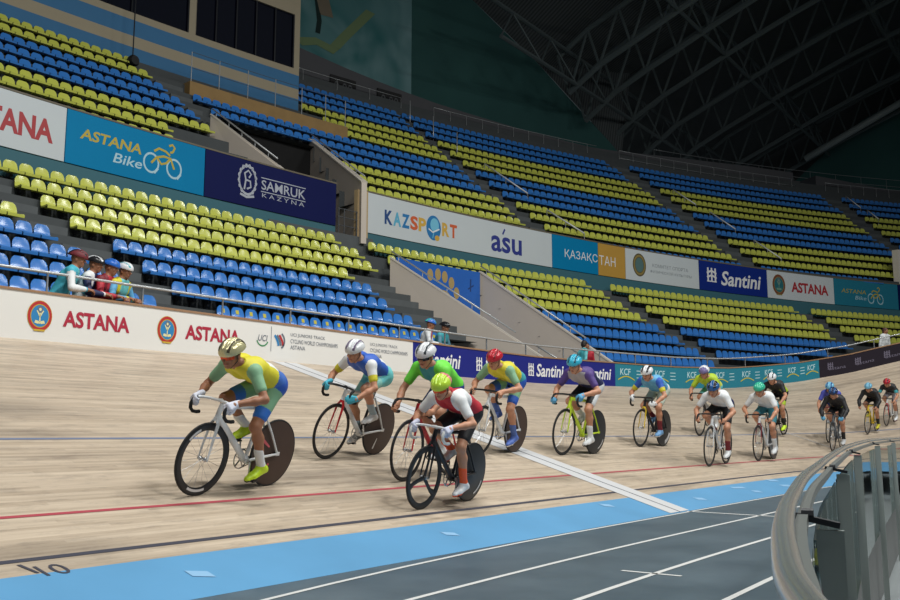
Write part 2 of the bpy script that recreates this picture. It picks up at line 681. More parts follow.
for a0, w in ((12.62, 1.35), (15.0, 1.3)):
    mb = MB()
    for k, tx in enumerate(('UCI JUNIORS TRACK', 'CYCLING WORLD CHAMPIONSHIPS', 'ASTANA')):
        mb = MB()
        lettering(mb, barrier, tx, a0, a0 + w * (0.72, 1.0, 0.3)[k], 0.50 - 0.12 * k, 0.58 - 0.12 * k)
        put(mb, 'lettering', M_INK, bw, inv)

SAN = 2.26


def knot_logo(mb, surf, u, v, w, h, mi=0):
    """square woven mark: upright bars over a woven field"""
    for k in range(3):
        stroke(mb, surf, [(u + w * (0.12 + 0.38 * k), v), (u + w * (0.12 + 0.38 * k), v + h)], w * 0.16, mi)
    for q in (0.30, 0.62):
        stroke(mb, surf, [(u, v + h * q), (u + w * 0.5, v + h * (q + 0.18)), (u + w, v + h * q)], w * 0.14, mi)
    stroke(mb, surf, [(u, v + h * 0.03), (u + w, v + h * 0.03)], h * 0.08, mi)


bn, inv = barrier_section(16.5, 25.32, M_BNAVY, 'navy advertising barrier printed with white Santini words along the straight')
u = 16.72
while u < 25.0:
    mb = MB()
    knot_logo(mb, barrier, u, 0.20, 0.25, 0.34)
    if u + 1.6 < 25.3:
        lettering(mb, barrier, 'Santini', u + 0.36, u + 1.62, 0.19, 0.55, shear=0.2, bold=0.02)
    put(mb, 'lettering', M_WHITE, bn, inv)
    u += SAN

bt, inv = barrier_section(25.32, 34.62, M_BTEAL, 'teal advertising barrier with white KCF marks at the start of the bend')
mb = MB()
PALE_T = mat('print_pale_teal', (186, 222, 228), 0.5)
for u in (25.55, 27.25, 28.8, 30.15, 31.35, 32.35, 33.35, 34.15):
    mb = MB()
    q_ = 1.0 - 0.40 * (u - 25.5) / 8.6
    lettering(mb, barrier, 'KCF', u, u + 0.52 * q_, 0.37, 0.58, 0, bold=0.015, shear=0.1)
    stroke(mb, barrier, [(u + (-0.1 + 0.8 * q / 8) * q_, 0.22 + 0.11 * math.sin(math.pi * q / 8)) for q in range(9)], 0.035, 1)
    for j in range(3):
        if u < 34:
            stroke(mb, barrier, [(u + 0.80 * q_, 0.30 + 0.11 * j), (u + 1.08 * q_, 0.30 + 0.11 * j)], 0.028, 0)
    put(mb, 'lettering', [PALE_T, M_YEL], bt, inv)

bd, inv = barrier_section(34.62, 44.5, M_BDARK, 'dark plum advertising barrier on the steep part of the bend')
u = 34.95
while u < 44:
    mb = MB()
    knot_logo(mb, barrier, u, 0.28, 0.22, 0.26, 0)
    lettering(mb, barrier, 'astana', u + 0.05, u + 0.7, 0.24, 0.34, 0)
    put(mb, 'lettering', mat('print_dim_lilac', (112, 106, 124), 0.5), bd, inv)
    u += 1.05

# safety rail above the barrier
M_STEEL = mat('brushed_steel', (196, 198, 200), 0.35, 0.45)
M_DARKSTEEL = mat('dark_steel', (92, 94, 98), 0.45, 0.4)


def rail_pt(s, h):
    return barrier(s, BAR_H + h, -0.16)


t = thing('safety_rail', 'long silver rail on short posts above the advertising barrier', 'railing', rail_pt(16, 0))
inv = Matrix.Translation(-t.location)
mb = MB()
mb.tube([inv @ rail_pt(s, 0.36) for s in np.arange(-10, 44.1, 0.5)], 0.024, 8)
mb.build('rail', M_STEEL, t, smooth=True)
s = -9.6
while s < 44:
    mb = MB()
    mb.tube([inv @ rail_pt(s, -0.7), inv @ rail_pt(s, 0.35)], 0.02, 6)
    mb.build('post', M_DARKSTEEL, t, smooth=True)
    s += 1.72

# apron floor behind the barrier
M_CONC = mat('terrace_concrete', (74, 78, 80), 0.8, noise=0.12, scale=3)
M_CONC2 = mat('stair_concrete', (88, 92, 94), 0.8, noise=0.15, scale=3)
mb = MB()
rows = []
for s in np.arange(-12, 46.1, 1.0):
    tt, nrm, bk = track_frame(s)
    b0 = track(s, W_TRACK)
    zz = min(b0.z - 0.28, 4.4)
    rows.append([Vector((b0.x, b0.y, zz)) + nrm * 0.08, Vector((b0.x, b0.y, zz)) + nrm * 3, Vector((b0.x, b0.y, zz)) + nrm * 8])
mb.grid(rows)
struct(mb.build('apron_floor', M_CONC2, recalc=False))

# ================================================================== THE STANDS
L_R = lambda i: 112 - 0.85 * (i - 1)
L_Z = lambda i: 9.11 - 0.64 * (i - 1)
FR = 112.42
U_R = lambda j: 115 + 0.85 * (j - 1)
U_Z = lambda j: 12.4 + 0.75 * (j - 1)
SEAT_H = 0.80


def ring(mb, fn, p0, p1, prof, step=1.0):
    n = max(2, int(abs(p1 - p0) / step) + 1)
    mb.grid([[fn(p, r, z) for r, z in prof] for p in np.linspace(p0, p1, n)])


def wall_l(rho):
    return 7.04 + (109.48 - rho) / 4.49 * 1.16


def wall_r(rho):
    return 9.86 + (109.68 - rho) / 4.52 * 0.80


mb = MB()
for i in range(1, 12):
    zf = L_Z(i) - SEAT_H
    prof = [(L_R(i) + 0.10, zf + 0.64 if i > 1 else zf + 0.3), (L_R(i) + 0.10, zf), (L_R(i) - 0.75, zf)]
    if i <= 3:
        ring(mb, lower, -9, 42, prof)
    else:
        ring(mb, lower, -9, wall_l(L_R(i) - 0.3) if i < 8 else 6.7, prof)
        ring(mb, lower, wall_r(L_R(i) - 0.3) + 0.05, 42, prof)
struct(mb.build('lower_terrace_floor', M_CONC, recalc=False))
mb = MB()
for j in range(0, 15):
    zf = U_Z(j) - SEAT_H
    prof = [(U_R(j) + 0.10, zf + 0.75), (U_R(j) + 0.10, zf), (U_R(j) - 0.75, zf)]
    if j == 0:
        for p0, p1 in ((-9, 6.95), (9.25, 44)):
            rows = []
            for p in np.linspace(p0, p1, 30):
                q = upper(p, 114.6, 0)
                a = math.degrees(math.atan2(q.x - 14, q.y + 86))
                rows.append([upper(p, U_R(1) - 0.75, zf + 0.75), upper(p, U_R(1) - 0.75, zf), lower(a, FR + 0.2, zf)])
            mb.grid(rows)
        continue
    if j <= 4:
        ring(mb, upper, -9, 7.47 - (U_R(j) - 113.95) * 0.235 if j < 4 else 7.2, prof)
        ring(mb, upper, 9.25 + 0.13 * j, 44, prof)
    else:
        ring(mb, upper, -9, 44, prof)
struct(mb.build('upper_terrace_floor', M_CONC, recalc=False))

# ---- fascia between the tiers
M_FASCIA = mat('fascia_teal', (58, 106, 118), 0.7, noise=0.06, scale=1)
FR = 112.42
mb = MB()
for a, b_ in ((-9, 6.86), (7.70, 42)):
    n = int((b_ - a) / 0.7)
    pr = [(FR, 8.2), (FR, 11.36), (FR + 0.25, 11.36), (FR + 0.25, 8.2), (FR, 8.2)]
    mb.grid([[lower(p, r, z) for r, z in pr] for p in np.linspace(a, b_, n)])
struct(mb.build('fascia_wall', M_FASCIA))
mb = MB()
ring(mb, lower, -9, 42, [(FR - 0.06, 11.37), (FR - 0.06, 11.43), (FR + 0.3, 11.43), (FR + 0.3, 11.37)], 0.7)
mb2 = MB()
for a, b_ in ((-9, 6.86), (7.70, 42)):
    ring(mb2, lower, a, b_, [(FR - 0.06, 11.37), (FR - 0.06, 11.43), (FR + 0.3, 11.43), (FR + 0.3, 11.37)], 0.7)
struct(mb2.build('trim_fascia', mat('fascia_trim', (110, 100, 84), 0.6), recalc=False))


def sign_surf(p0):
    k = math.degrees(1.0 / FR)
    return lambda u, v, lift=0.0: lower(p0 + u * k, FR - 0.05 - lift, 9.60 + v)


SIGN_H = 1.76


def sign(p0, p1, material, label):
    sf = sign_surf(p0)
    wdt = R(p1 - p0) * FR
    t = thing('sponsor_banner', label, 'banner', sf(wdt / 2, 0, 0))
    inv = Matrix.Translation(-t.location)
    mb = MB()
    n = max(3, int(wdt / 1.2))
    xs = np.linspace(0.015, wdt - 0.015, n)
    mb.grid([[sf(x, 0, 0), sf(x, SIGN_H, 0), sf(x, SIGN_H, -0.045), sf(x, 0, -0.045), sf(x, 0, 0)] for x in xs])
    for x in (xs[0], xs[-1]):
        mb.add([sf(x, 0, 0), sf(x, SIGN_H, 0), sf(x, SIGN_H, -0.045), sf(x, 0, -0.045)], [(0, 1, 2, 3)])
    mb.v = [inv @ Vector(p) for p in mb.v]
    mb.build('panel', material, t)
    return t, inv, sf, wdt


M_SWHITE = mat('banner_white', (208, 214, 218), 0.6, noise=0.03, scale=1, spec=0.2)
M_SNAVY = mat('banner_navy', (14, 22, 78), 0.6, noise=0.05, scale=1, spec=0.15)
M_SROYAL = mat('banner_royal', (18, 44, 130), 0.6, noise=0.05, scale=1, spec=0.15)
M_SCYAN = mat('banner_cyan', (0, 128, 180), 0.6, noise=0.05, scale=1, spec=0.15)
M_SORANGE = mat('banner_orange', (196, 150, 62), 0.55, noise=0.05, scale=1)
M_SIGNRED = mat('sign_red', (172, 42, 50), 0.5)

t, inv, sf, w = sign(-4.3, 0.87, M_SWHITE, 'white banner with red ASTANA cut by the left edge of the photo, upper wall')
mb = MB()
e = w - 0.62
emblem(mb, sf, e - 4.0, 0.9, 0.62, 0.62)
put(mb, 'emblem', EMB, t, inv)
mb = MB()
lettering(mb, sf, 'ASTANA', e - 2.85, e + 0.20, 0.46, 1.22, bold=0.035)
put(mb, 'lettering', M_SIGNRED, t, inv)


def bike_logo(mb, sf, u, v, s, wheel, rider):
    """two ring wheels with a rider drawn as one flowing ribbon"""
    for du, dv in ((0, 0), (1.15, -0.02)):
        disc(mb, sf, u + du * s, v + dv * s, 0.40 * s, 0.46 * s, wheel, inner=0.80)
        stroke(mb, sf, [(u + du * s + 0.16 * s, v + dv * s - 0.42 * s), (u + du * s + 0.34 * s, v + dv * s - 0.18 * s)], 0.11 * s, wheel, 0.008)
    S = lambda pts: stroke(mb, sf, [(u + a * s, v + b * s) for a, b in pts], 0.10 * s, rider, 0.009)
    S([(0.0, 0.0), (0.25, 0.3), (0.6, 0.42), (0.95, 0.40), (1.15, -0.05)])
    S([(0.25, 0.3), (0.5, 0.05), (0.75, 0.15), (0.95, 0.4)])
    S([(0.12, 0.55), (0.35, 0.72), (0.7, 0.66), (0.92, 0.52)])
    S([(0.85, 0.95), (1.02, 1.04), (1.14, 0.92), (1.05, 0.72), (0.92, 0.66)])


M_LIME = mat('print_lime_gold', (190, 168, 52), 0.5)
M_PALE = mat('print_pale_blue', (176, 210, 224), 0.5)
t, inv, sf, w = sign(0.87, 3.60, M_SCYAN, 'cyan ASTANA BIKE banner beside the left white banner, upper wall')
mb = MB()
lettering(mb, sf, 'ASTANA', 0.48, 2.75, 0.90, 1.26, 0, shear=0.15, bold=0.025)
lettering(mb, sf, 'Bike', 1.70, 2.8, 0.40, 0.74, 1, shear=0.2, bold=0.01)
bike_logo(mb, sf, 3.15, 0.72, 0.80, 1, 0)
put(mb, 'lettering', [M_LIME, M_PALE], t, inv)

t, inv, sf, w = sign(3.60, 6.85, M_SNAVY, 'dark navy SAMRUK KAZYNA banner at the corner of the stair opening')
mb = MB()
disc(mb, sf, 1.92, 1.0, 0.42, 0.60, 0, inner=0.84)
for k in range(14):
    a = R(-50 + 280 * k / 13)
    disc(mb, sf, 1.92 + 0.40 * math.cos(a), 1.0 + 0.56 * math.sin(a), 0.06, 0.09, 0, n=6)
stroke(mb, sf, [(1.78, 0.62), (1.84, 1.0), (1.78, 1.25), (1.95, 1.38), (2.08, 1.25), (1.98, 1.1)], 0.07, 0)
stroke(mb, sf, [(1.84, 1.0), (2.05, 0.98), (2.08, 0.75), (1.9, 0.66)], 0.07, 0)
stroke(mb, sf, [(1.6, 0.42), (1.9, 0.34), (2.25, 0.42)], 0.09, 0)
lettering(mb, sf, 'SAMRUK', 2.58, 4.75, 0.78, 1.16, 0, bold=0.01)
lettering(mb, sf, 'KAZYNA', 2.62, 4.70, 0.48, 0.64, 0, spacing=1.5)
for v in (0.70, 1.24):
    stroke(mb, sf, [(2.56, v), (4.76, v)], 0.035, 0)
put(mb, 'lettering', mat('print_silver', (176, 180, 192), 0.5), t, inv)

t, inv, sf, w = sign(7.72, 13.93, M_SWHITE, 'long pale banner with KAZSPORT and asu lettering')
mb = MB()
KS = [('K', 0), ('A', 1), ('Z', 2), ('S', 3), ('P', 4)]
for k, (ch, c) in enumerate(KS):
    lettering(mb, sf, ch, 1.02 + 0.51 * k, 1.02 + 0.51 * k + 0.47, 0.54, 1.18, c, bold=0.04)
disc(mb, sf, 4.0, 0.83, 0.46, 0.58, 2)
disc(mb, sf, 4.06, 0.97, 0.27, 0.32, 5, 0.009)
stroke(mb, sf, [(3.68, 0.75), (3.94, 0.62), (4.36, 0.82)], 0.07, 6, 0.010)
stroke(mb, sf, [(3.94, 0.34), (4.04, 0.75), (3.94, 1.25)], 0.05, 5, 0.010)
disc(mb, sf, 4.22, 0.38, 0.15, 0.13, 4, 0.010)
lettering(mb, sf, 'R', 4.54, 5.0, 0.54, 1.18, 4, bold=0.04)
lettering(mb, sf, 'T', 5.04, 5.5, 0.54, 1.18, 3, bold=0.04)
put(mb, 'lettering', [mat('ks_navy', (24, 70, 130), .5), mat('ks_blue', (92, 176, 208), .5), mat('ks_mid', (30, 120, 182), .5), mat('ks_orange', (214, 96, 50), .5), mat('ks_amber', (214, 170, 70), .5), mat('ks_sky', (120, 196, 226), .5), M_WHITE], t, inv)
mb = MB()
lettering(mb, sf, 'asu', 7.8, 9.95, 0.30, 1.10, 0, bold=0.02)
stroke(mb, sf, [(8.6, 1.22), (8.76, 1.5)], 0.10, 0)
put(mb, 'lettering', mat('asu_navy', (44, 56, 140), .5), t, inv)

t, inv, sf, w = sign(13.93, 15.74, M_SCYAN, 'cyan banner half with the first letters of KAZAKHSTAN in Cyrillic')
mb = MB()
lettering(mb, sf, 'ҚАЗАҚС', 0.95, w - 0.05, 0.58, 1.10, 0)
put(mb, 'lettering', M_WHITE, t, inv)
t, inv, sf, w = sign(15.74, 16.86, M_SORANGE, 'orange banner half with the last letters of the Cyrillic country name')
mb = MB()
lettering(mb, sf, 'ТАН', 0.08, 1.38, 0.58, 1.10, 0)
put(mb, 'lettering', M_WHITE, t, inv)
t, inv, sf, w = sign(16.86, 20.05, M_SWHITE, 'white banner with a dark gold seal and two grey lines of small print')
mb = MB()
disc(mb, sf, 1.15, 0.92, 0.55, 0.66, 0)
disc(mb, sf, 1.15, 0.92, 0.48, 0.58, 1, 0.008, inner=0.8)
disc(mb, sf, 1.15, 0.92, 0.34, 0.42, 2, 0.009)
put(mb, 'emblem', [mat('seal_brown', (96, 84, 56), .5), mat('seal_gold', (150, 130, 70), .5), mat('seal_teal', (88, 120, 120), .5)], t, inv)
mb = MB()
lettering(mb, sf, 'КОМИТЕТ СПОРТА', 2.25, 5.3, 0.92, 1.12, 0)
lettering(mb, sf, 'ФИЗИЧЕСКОЙ КУЛЬТУРЫ', 2.05, 5.6, 0.58, 0.78, 0)
put(mb, 'lettering', mat('print_light_grey', (140, 146, 152), .5), t, inv)
t, inv, sf, w = sign(20.05, 23.2, M_SROYAL, 'royal blue Santini banner on the upper wall')
mb = MB()
knot_logo(mb, sf, 0.7, 0.55, 0.85, 0.85)
lettering(mb, sf, 'Santini', 1.95, 5.6, 0.42, 1.32, 0, shear=0.2, bold=0.02)
put(mb, 'lettering', M_WHITE, t, inv)
t, inv, sf, w = sign(23.2, 26.42, M_SWHITE, 'white banner with a round seal and red ASTANA, right of the royal blue banner')
mb = MB()
emblem(mb, sf, 1.08, 0.90, 0.68, 0.60)
put(mb, 'emblem', [mat('seal_rust', (126, 70, 52), .5), mat('seal_gold', (150, 130, 70), .5), mat('seal_sea', (40, 110, 120), .5), mat('seal_sage', (120, 160, 140), .5), M_INK], t, inv)
mb = MB()
lettering(mb, sf, 'ASTANA', 2.25, 5.75, 0.52, 1.20, bold=0.035)
put(mb, 'lettering', M_SIGNRED, t, inv)
t, inv, sf, w = sign(26.42, 29.6, mat('banner_teal', (28, 122, 148), .55), 'teal ASTANA BIKE banner near the right edge of the upper wall')
mb = MB()
lettering(mb, sf, 'ASTANA', 0.7, 3.1, 0.86, 1.14, 0, shear=0.15)
lettering(mb, sf, 'Bike', 2.0, 3.1, 0.46, 0.72, 1, shear=0.2)
bike_logo(mb, sf, 3.55, 0.62, 0.78, 1, 0)
put(mb, 'lettering', [M_LIME, M_PALE], t, inv)
t, inv, sf, w = sign(29.6, 34, M_SNAVY, 'plain navy banner at the far right end of the upper wall')

# ---- side walls of the two stair openings
M_PANEL = mat('beige_panel', (212, 199, 186), 0.7, noise=0.05, scale=1.5)
M_PANEL2 = mat('beige_panel_edge', (222, 212, 200), 0.7)


def side_wall(name, fn, top, zb, thick, railing=True, label=''):
    """wall along the slope of the stands; top: list of (phi, rho, z)"""
    mb = MB()
    pts = [fn(*p) for p in top]
    low = [Vector((p.x, p.y, zb)) for p in pts]
    d = pts[-1] - pts[0]
    off = Vector((d.y, -d.x, 0)).normalized() * -thick
    if off.x < 0:
        off = -off
    mb.prism(pts + low[::-1], off)
    o = mb.build(name, M_PANEL)
    struct(o)
    mb = MB()
    for a, b_ in zip(pts, pts[1:]):
        mb.bar(a + off / 2 + Vector((0, 0, 0.03)), b_ + off / 2 + Vector((0, 0, 0.03)), thick + 0.06, 0.06)
    struct(mb.build('trim_' + name, M_PANEL2))
    return pts, off


def slope_rail(pts, off, label, h=0.35, t0=0.0, t1=1.0, posts=5):
    a = pts[0].lerp(pts[-1], t0) + off / 2
    b = pts[0].lerp(pts[-1], t1) + off / 2
    t = thing('stair_handrail', label, 'handrail', a)
    up = Vector((0, 0, h))
    mb = MB()
    mb.tube([up, b - a + up], 0.032, 8)
    mb.build('rail', M_STEEL, t, smooth=True)
    for k in range(posts):
        q = (b - a) * (k + 0.3) / posts
        mb = MB()
        mb.tube([q, q + up], 0.016, 6)
        mb.build('post', M_STEEL, t, smooth=True)


p1, o1 = side_wall('stairwell_wall_left', lower, [(7.04, 109.48, 7.91), (8.2, 104.99, 4.53), (8.6, 103.4, 3.34)], 1.5, 0.3)
slope_rail(p1[:2], o1, 'silver handrail on the nearer beige stair wall', 0.30)
p2, o2 = side_wall('stairwell_wall_right', lower, [(9.86, 109.68, 8.06), (10.66, 105.16, 4.66), (10.94, 103.6, 3.5)], 1.5, 0.3)
slope_rail(p2[:2], o2, 'silver handrail on the farther beige stair wall', 0.30)
# short rails at the foot of the stair opening
for k, (ph, i0, i1) in enumerate(((9.0, 8.9, 10.3), (10.2, 8.9, 10.2))):
    a, b_ = lower(ph, L_R(i0), L_Z(i0) + 0.05), lower(ph + 0.3, L_R(i1), L_Z(i1) + 0.1)
    slope_rail([a, b_], Vector((0, 0, 0)), ('short silver rail near the barrier in the stair opening', 'short silver rail beside the farther beige stair wall')[k], 0.4, posts=2)
# floor of the opening
mb = MB()
mb.grid([[lower(p, r, z) for r, z in ((109.5, 4.6), (107, 3.0), (103, 1.9))] for p in np.linspace(7.1, 11.0, 6)])
struct(mb.build('stairwell_floor', M_CONC2, recalc=False))
# blue poster at the back of the opening
bsf = lambda u, v, l=0.0: lower(7.2 + u * math.degrees(1 / 109.55), 109.55 - l, 4.9 + v)
t = thing('blue_poster', 'bright blue poster with golden shapes between the two beige stair walls', 'poster', bsf(2.3, 0, 0))
inv = Matrix.Translation(-t.location)
mb = MB()
mb.grid([[bsf(x, 0), bsf(x, 3.12), bsf(x, 3.12, -0.06), bsf(x, 0, -0.06), bsf(x, 0)] for x in np.linspace(0.1, 5.0, 5)])
mb.v = [inv @ Vector(p) for p in mb.v]
mb.build('panel', mat('poster_blue', (30, 98, 186), 0.55, noise=0.12, scale=1.2), t)
mb = MB()
for k, (a, c) in enumerate(((2.0, 2.65), (2.45, 2.72), (2.85, 2.66), (3.25, 2.45), (3.55, 2.05))):
    disc(mb, bsf, a, c, 0.17, 0.25, 0)
disc(mb, bsf, 2.75, 1.7, 0.5, 0.4, 0)
put(mb, 'golden_print', mat('poster_gold', (176, 150, 96), .55), t, inv)
mb = MB()
stroke(mb, bsf, [(4.4, 2.2), (4.42, 2.75)], 0.08, 0)
stroke(mb, bsf, [(4.25, 2.3), (4.6, 2.5)], 0.06, 0)
put(mb, 'navy_print', mat('poster_navy', (24, 60, 120), .55), t, inv)
mb = MB()
stroke(mb, bsf, [(4.5, 1.3), (4.55, 1.0), (4.75, 1.05)], 0.12, 0)
put(mb, 'pale_print', M_PALE, t, inv)

# upper opening
pa, oa = side_wall('upper_stairwell_wall_left', upper, [(6.80, 116.80, 14.40), (7.47, 113.95, 11.93), (7.55, 113.3, 11.4)], 9.0, 0.25)
slope_rail(pa[:2], oa, 'silver handrail on the beige wall left of the dark opening', 0.30)
pb, ob = side_wall('upper_stairwell_wall_right', upper, [(9.87, 118.35, 15.15), (9.20, 112.6, 11.62)], 9.0, 0.25)
slope_rail(pb, ob, 'silver handrail on the beige wall right of the dark opening', 0.30)
mb = MB()
ring(mb, upper, 7.0, 10.0, [(118.1, 9.0), (118.1, 14.72)], 0.5)
struct(mb.build('opening_shade_sheet', mat('opening_shade', (20, 19, 20), 0.9), recalc=False))  # near-black sheet painting the shade of the opening into the concourse
mb = MB()
ring(mb, upper, 6.9, 9.6, [(118.2, 9.3), (112.75, 9.3), (112.75, 8.2)], 0.5)
struct(mb.build('opening_floor', M_CONC2, recalc=False))
mb = MB()
mb.prism([lower(7.42, 112.3, 9.3), lower(7.72, 112.3, 9.3), lower(7.72, 112.3, 11.36), lower(7.42, 112.3, 11.36)], (0, 0.2, 0))
struct(mb.build('trim_opening', mat('beige_end_panel', (186, 160, 120), 0.7)))
t = thing('opening_railing', 'dark three-bar railing in the gap between the navy and the pale banner', 'railing', lower(7.1, 112.3, 9.3))
for k, z in enumerate((0.35, 0.7, 1.05)):
    mb = MB()
    mb.tube([lower(6.87, 112.3, 9.3 + z) - t.location, lower(7.42, 112.3, 9.3 + z) - t.location], 0.02, 6)
    mb.build('rail', M_DARKSTEEL, t)
for ph in (6.9, 7.05, 7.4):
    mb = MB()
    mb.tube([lower(ph, 112.3, 9.3) - t.location, lower(ph, 112.3, 10.38) - t.location], 0.025, 6)
    mb.build('post', M_DARKSTEEL, t)

# ---- commentary building at upper left
M_BUILD_BLUE = mat('building_blue', (62, 120, 166), 0.7, noise=0.06, scale=1)
M_BUILD_BEIGE = mat('building_beige', (172, 160, 136), 0.7, noise=0.05, scale=1)
BR = 121.75
bands = [(14.0, 18.52, 0), (18.52, 19.06, 1), (19.06, 19.82, 0), (19.82, 20.16, 1), (23.15, 29.0, 1)]
mb = MB()
for z0, z1, mi in bands:
    n = 22
    P = [[upper(p, BR, z) for z in (z0, z1)] for p in np.linspace(-9, 10.66, n)]
    mb.grid(P, mi)
for p0, p1 in ((-9, -6.0), (7.62, 7.80), (10.50, 10.66)):
    mb.grid([[upper(p, BR, z) for z in (20.16, 23.15)] for p in np.linspace(p0, p1, 3)], 1)
mb.grid([[upper(10.66, r, z) for z in (14.0, 29.0)] for r in (BR, BR + 9)], 1)
bld = mb.build('building_wall_left', [M_BUILD_BLUE, M_BUILD_BEIGE], recalc=False)
struct(bld)
M_DARKGLASS = mat('dark_window_glass', (14, 16, 30), 0.08, spec=0.8)
M_FRAME = mat('window_frame', (30, 32, 38), 0.5)
for k, (p0, p1) in enumerate(((-6.0, 7.62), (7.80, 10.50))):
    mb = MB()
    n = 12 if k == 0 else 5
    mb.grid([[upper(p, BR + 0.12, z) for z in (20.16, 23.15)] for p in np.linspace(p0, p1, n)])
    w_ = struct(mb.build('window_%d' % (k + 1), M_DARKGLASS, recalc=False))
    mb = MB()
    q = p0
    while q <= p1 + 0.01:
        mb.bar(upper(q, BR + 0.06, 20.16), upper(q, BR + 0.06, 23.15), 0.06, 0.12)
        q += (p1 - p0) / (10 if k == 0 else 5)
    mb.build('window_frame', M_FRAME, w_)
# pole on the building wall with a round black loudspeaker at its foot
t = thing('pole_loudspeaker', 'round black loudspeaker on a thin pole by the striped wall', 'loudspeaker', upper(6.02, 120.6, 16.6))
mb = MB()
mb.tube([(0, 0, 0.0), (0, 0, 4.4)], 0.03, 6)
mb.build('pole', M_FRAME, t)
mb = MB()
mb.lathe_y([(0.0, -0.12), (0.20, -0.12), (0.26, -0.02), (0.24, 0.16), (0.0, 0.2)], 16, (0, -0.1, 0.75), closed=False)
mb.build('speaker', mat('speaker_black', (22, 22, 24), 0.6), t, smooth='auto')

# wooden camera platform in front of the building
M_PLY = mat('platform_plywood', (158, 126, 78), 0.7, noise=0.18, scale=2)
t = thing('camera_platform', 'plywood camera platform with tall thin posts under the striped wall', 'platform', upper(9.3, 119.95, 15.9))
inv = Matrix.Translation(-t.location)
mb = MB()
for p0, p1 in ((7.15, 11.5),):
    mb.grid([[upper(p, r, z) for r, z in ((119.75, 16.02), (119.75, 16.92), (121.6, 16.92))] for p in np.linspace(p0, p1, 9)])
mb.grid([[upper(7.15, r, z) for z in (15.9, 16.92)] for r in (119.75, 121.6)])
mb.grid([[upper(11.5, r, z) for z in (15.9, 16.92)] for r in (119.75, 121.6)])
mb.v = [inv @ Vector(p) for p in mb.v]
mb.build('deck', M_PLY, t, recalc=False)
for ph in (7.2, 7.9, 8.65, 9.4, 10.15, 10.85, 11.45):
    mb = MB()
    mb.tube([inv @ upper(ph, 119.85, 16.4), inv @ upper(ph, 119.85, 18.35)], 0.022, 6)
    mb.build('post', M_STEEL, t)
for z in (17.6, 18.35):
    mb = MB()
    mb.tube([inv @ upper(ph, 119.85, z) for ph in np.linspace(7.2, 11.45, 8)], 0.014, 6)
    mb.build('rail', M_DARKSTEEL, t)

# ---- back wall, gallery rail
M_BACK = mat('back_wall_grey', (86, 86, 90), 0.85, noise=0.08, scale=1)
mb = MB()
BWT = lambda p: float(np.interp(p, [10.6, 12.2, 14.0, 16.6, 20.0, 23.5, 27.0, 30.4, 34, 37.7, 46], [24.3, 23.95, 23.5, 23.0, 22.65, 22.4, 22.9, 23.15, 23.1, 22.5, 22.5]))
for p0, p1, r_ in ((10.6, 32.6, 126.7), (32.6, 33.7, 128.6), (33.7, 46, 126.7)):
    mb.grid([[upper(p, r_, 18.0), upper(p, r_, BWT(p)), upper(p, 131.3, BWT(p))] for p in np.linspace(p0, p1, max(3, int(p1 - p0)))])
struct(mb.build('back_wall', M_BACK, recalc=False))


def arc_railing(name, label, p0, p1, rho, z0, h, step, bars=(1.0,), rad=0.022):
    t = thing(name, label, 'railing', upper((p0 + p1) / 2, rho, z0))
    inv = Matrix.Translation(-t.location)
    for q in bars:
        mb = MB()
        mb.tube([inv @ upper(p, rho, z0 + h * q) for p in np.linspace(p0, p1, max(3, int((p1 - p0) / 0.6)))], rad, 6)
        mb.build('rail', M_STEEL, t, smooth=True)
    for p in np.arange(p0, p1 + 0.01, step):
        mb = MB()
        mb.tube([inv @ upper(p, rho, z0), inv @ upper(p, rho, z0 + h)], rad * 0.9, 6)
        mb.build('post', M_STEEL, t, smooth=True)


arc_railing('gallery_railing', 'thin railing along the top row between the two middle aisles', 16.6, 23.2, 126.1, 20.9, 1.45, 0.62)
arc_railing('gallery_railing', 'thin railing along the top row right of the middle aisle', 24.2, 32.4, 126.1, 20.9, 1.45, 0.62, (1.0, 0.6))
arc_railing('gallery_railing', 'thin railing at the top of the block by the right edge', 33.9, 40.0, 126.1, 20.9, 1.45, 0.62)
arc_railing('gallery_railing', 'short railing at the top of the block beside the striped building', 11.0, 15.4, 126.1, 20.9, 1.5, 1.1)
arc_railing('balcony_railing', 'glinting railing on the dark balcony under the roof arches', 27.5, 40.5, 130.6, 22.9, 1.9, 1.25, (1.0, 0.66, 0.33), 0.02)
# dark sponsor boards leaning by the top row
for k, (p, lab) in enumerate(((13.55, 'small black board with grey marks on the back wall near the building'), (15.15, 'small black board with grey marks at the top of the middle aisle'), (24.75, 'small black board on the back wall above the right-hand aisle'), (34.5, 'small black board on the back wall by the right edge'))):
    bs = lambda u, v, l=0.0, p=p: upper(p + u * 0.45, 126.65 - l, (21.75 if p < 20 else 21.2) + v)
    t = thing('wall_board', lab, 'board', bs(0, 0, 0.05))
    inv = Matrix.Translation(-t.location)
    mb = MB()
    mb.prism([bs(-0.95, 0), bs(0.95, 0), bs(0.95, 1.1), bs(-0.95, 1.1)], bs(0, 0, 0.08) - bs(0, 0, 0))
    mb.v = [inv @ Vector(q) for q in mb.v]
    mb.build('board', mat('board_black', (24, 24, 26), 0.6), t)
    mb = MB()
    for a in (-0.5, 0.1, 0.5):
        disc(mb, bs, a, 0.55, 0.16, 0.2, 0, 0.09, inner=0.5)
    put(mb, 'marks', mat('board_grey', (88, 90, 94), 0.6), t, inv)

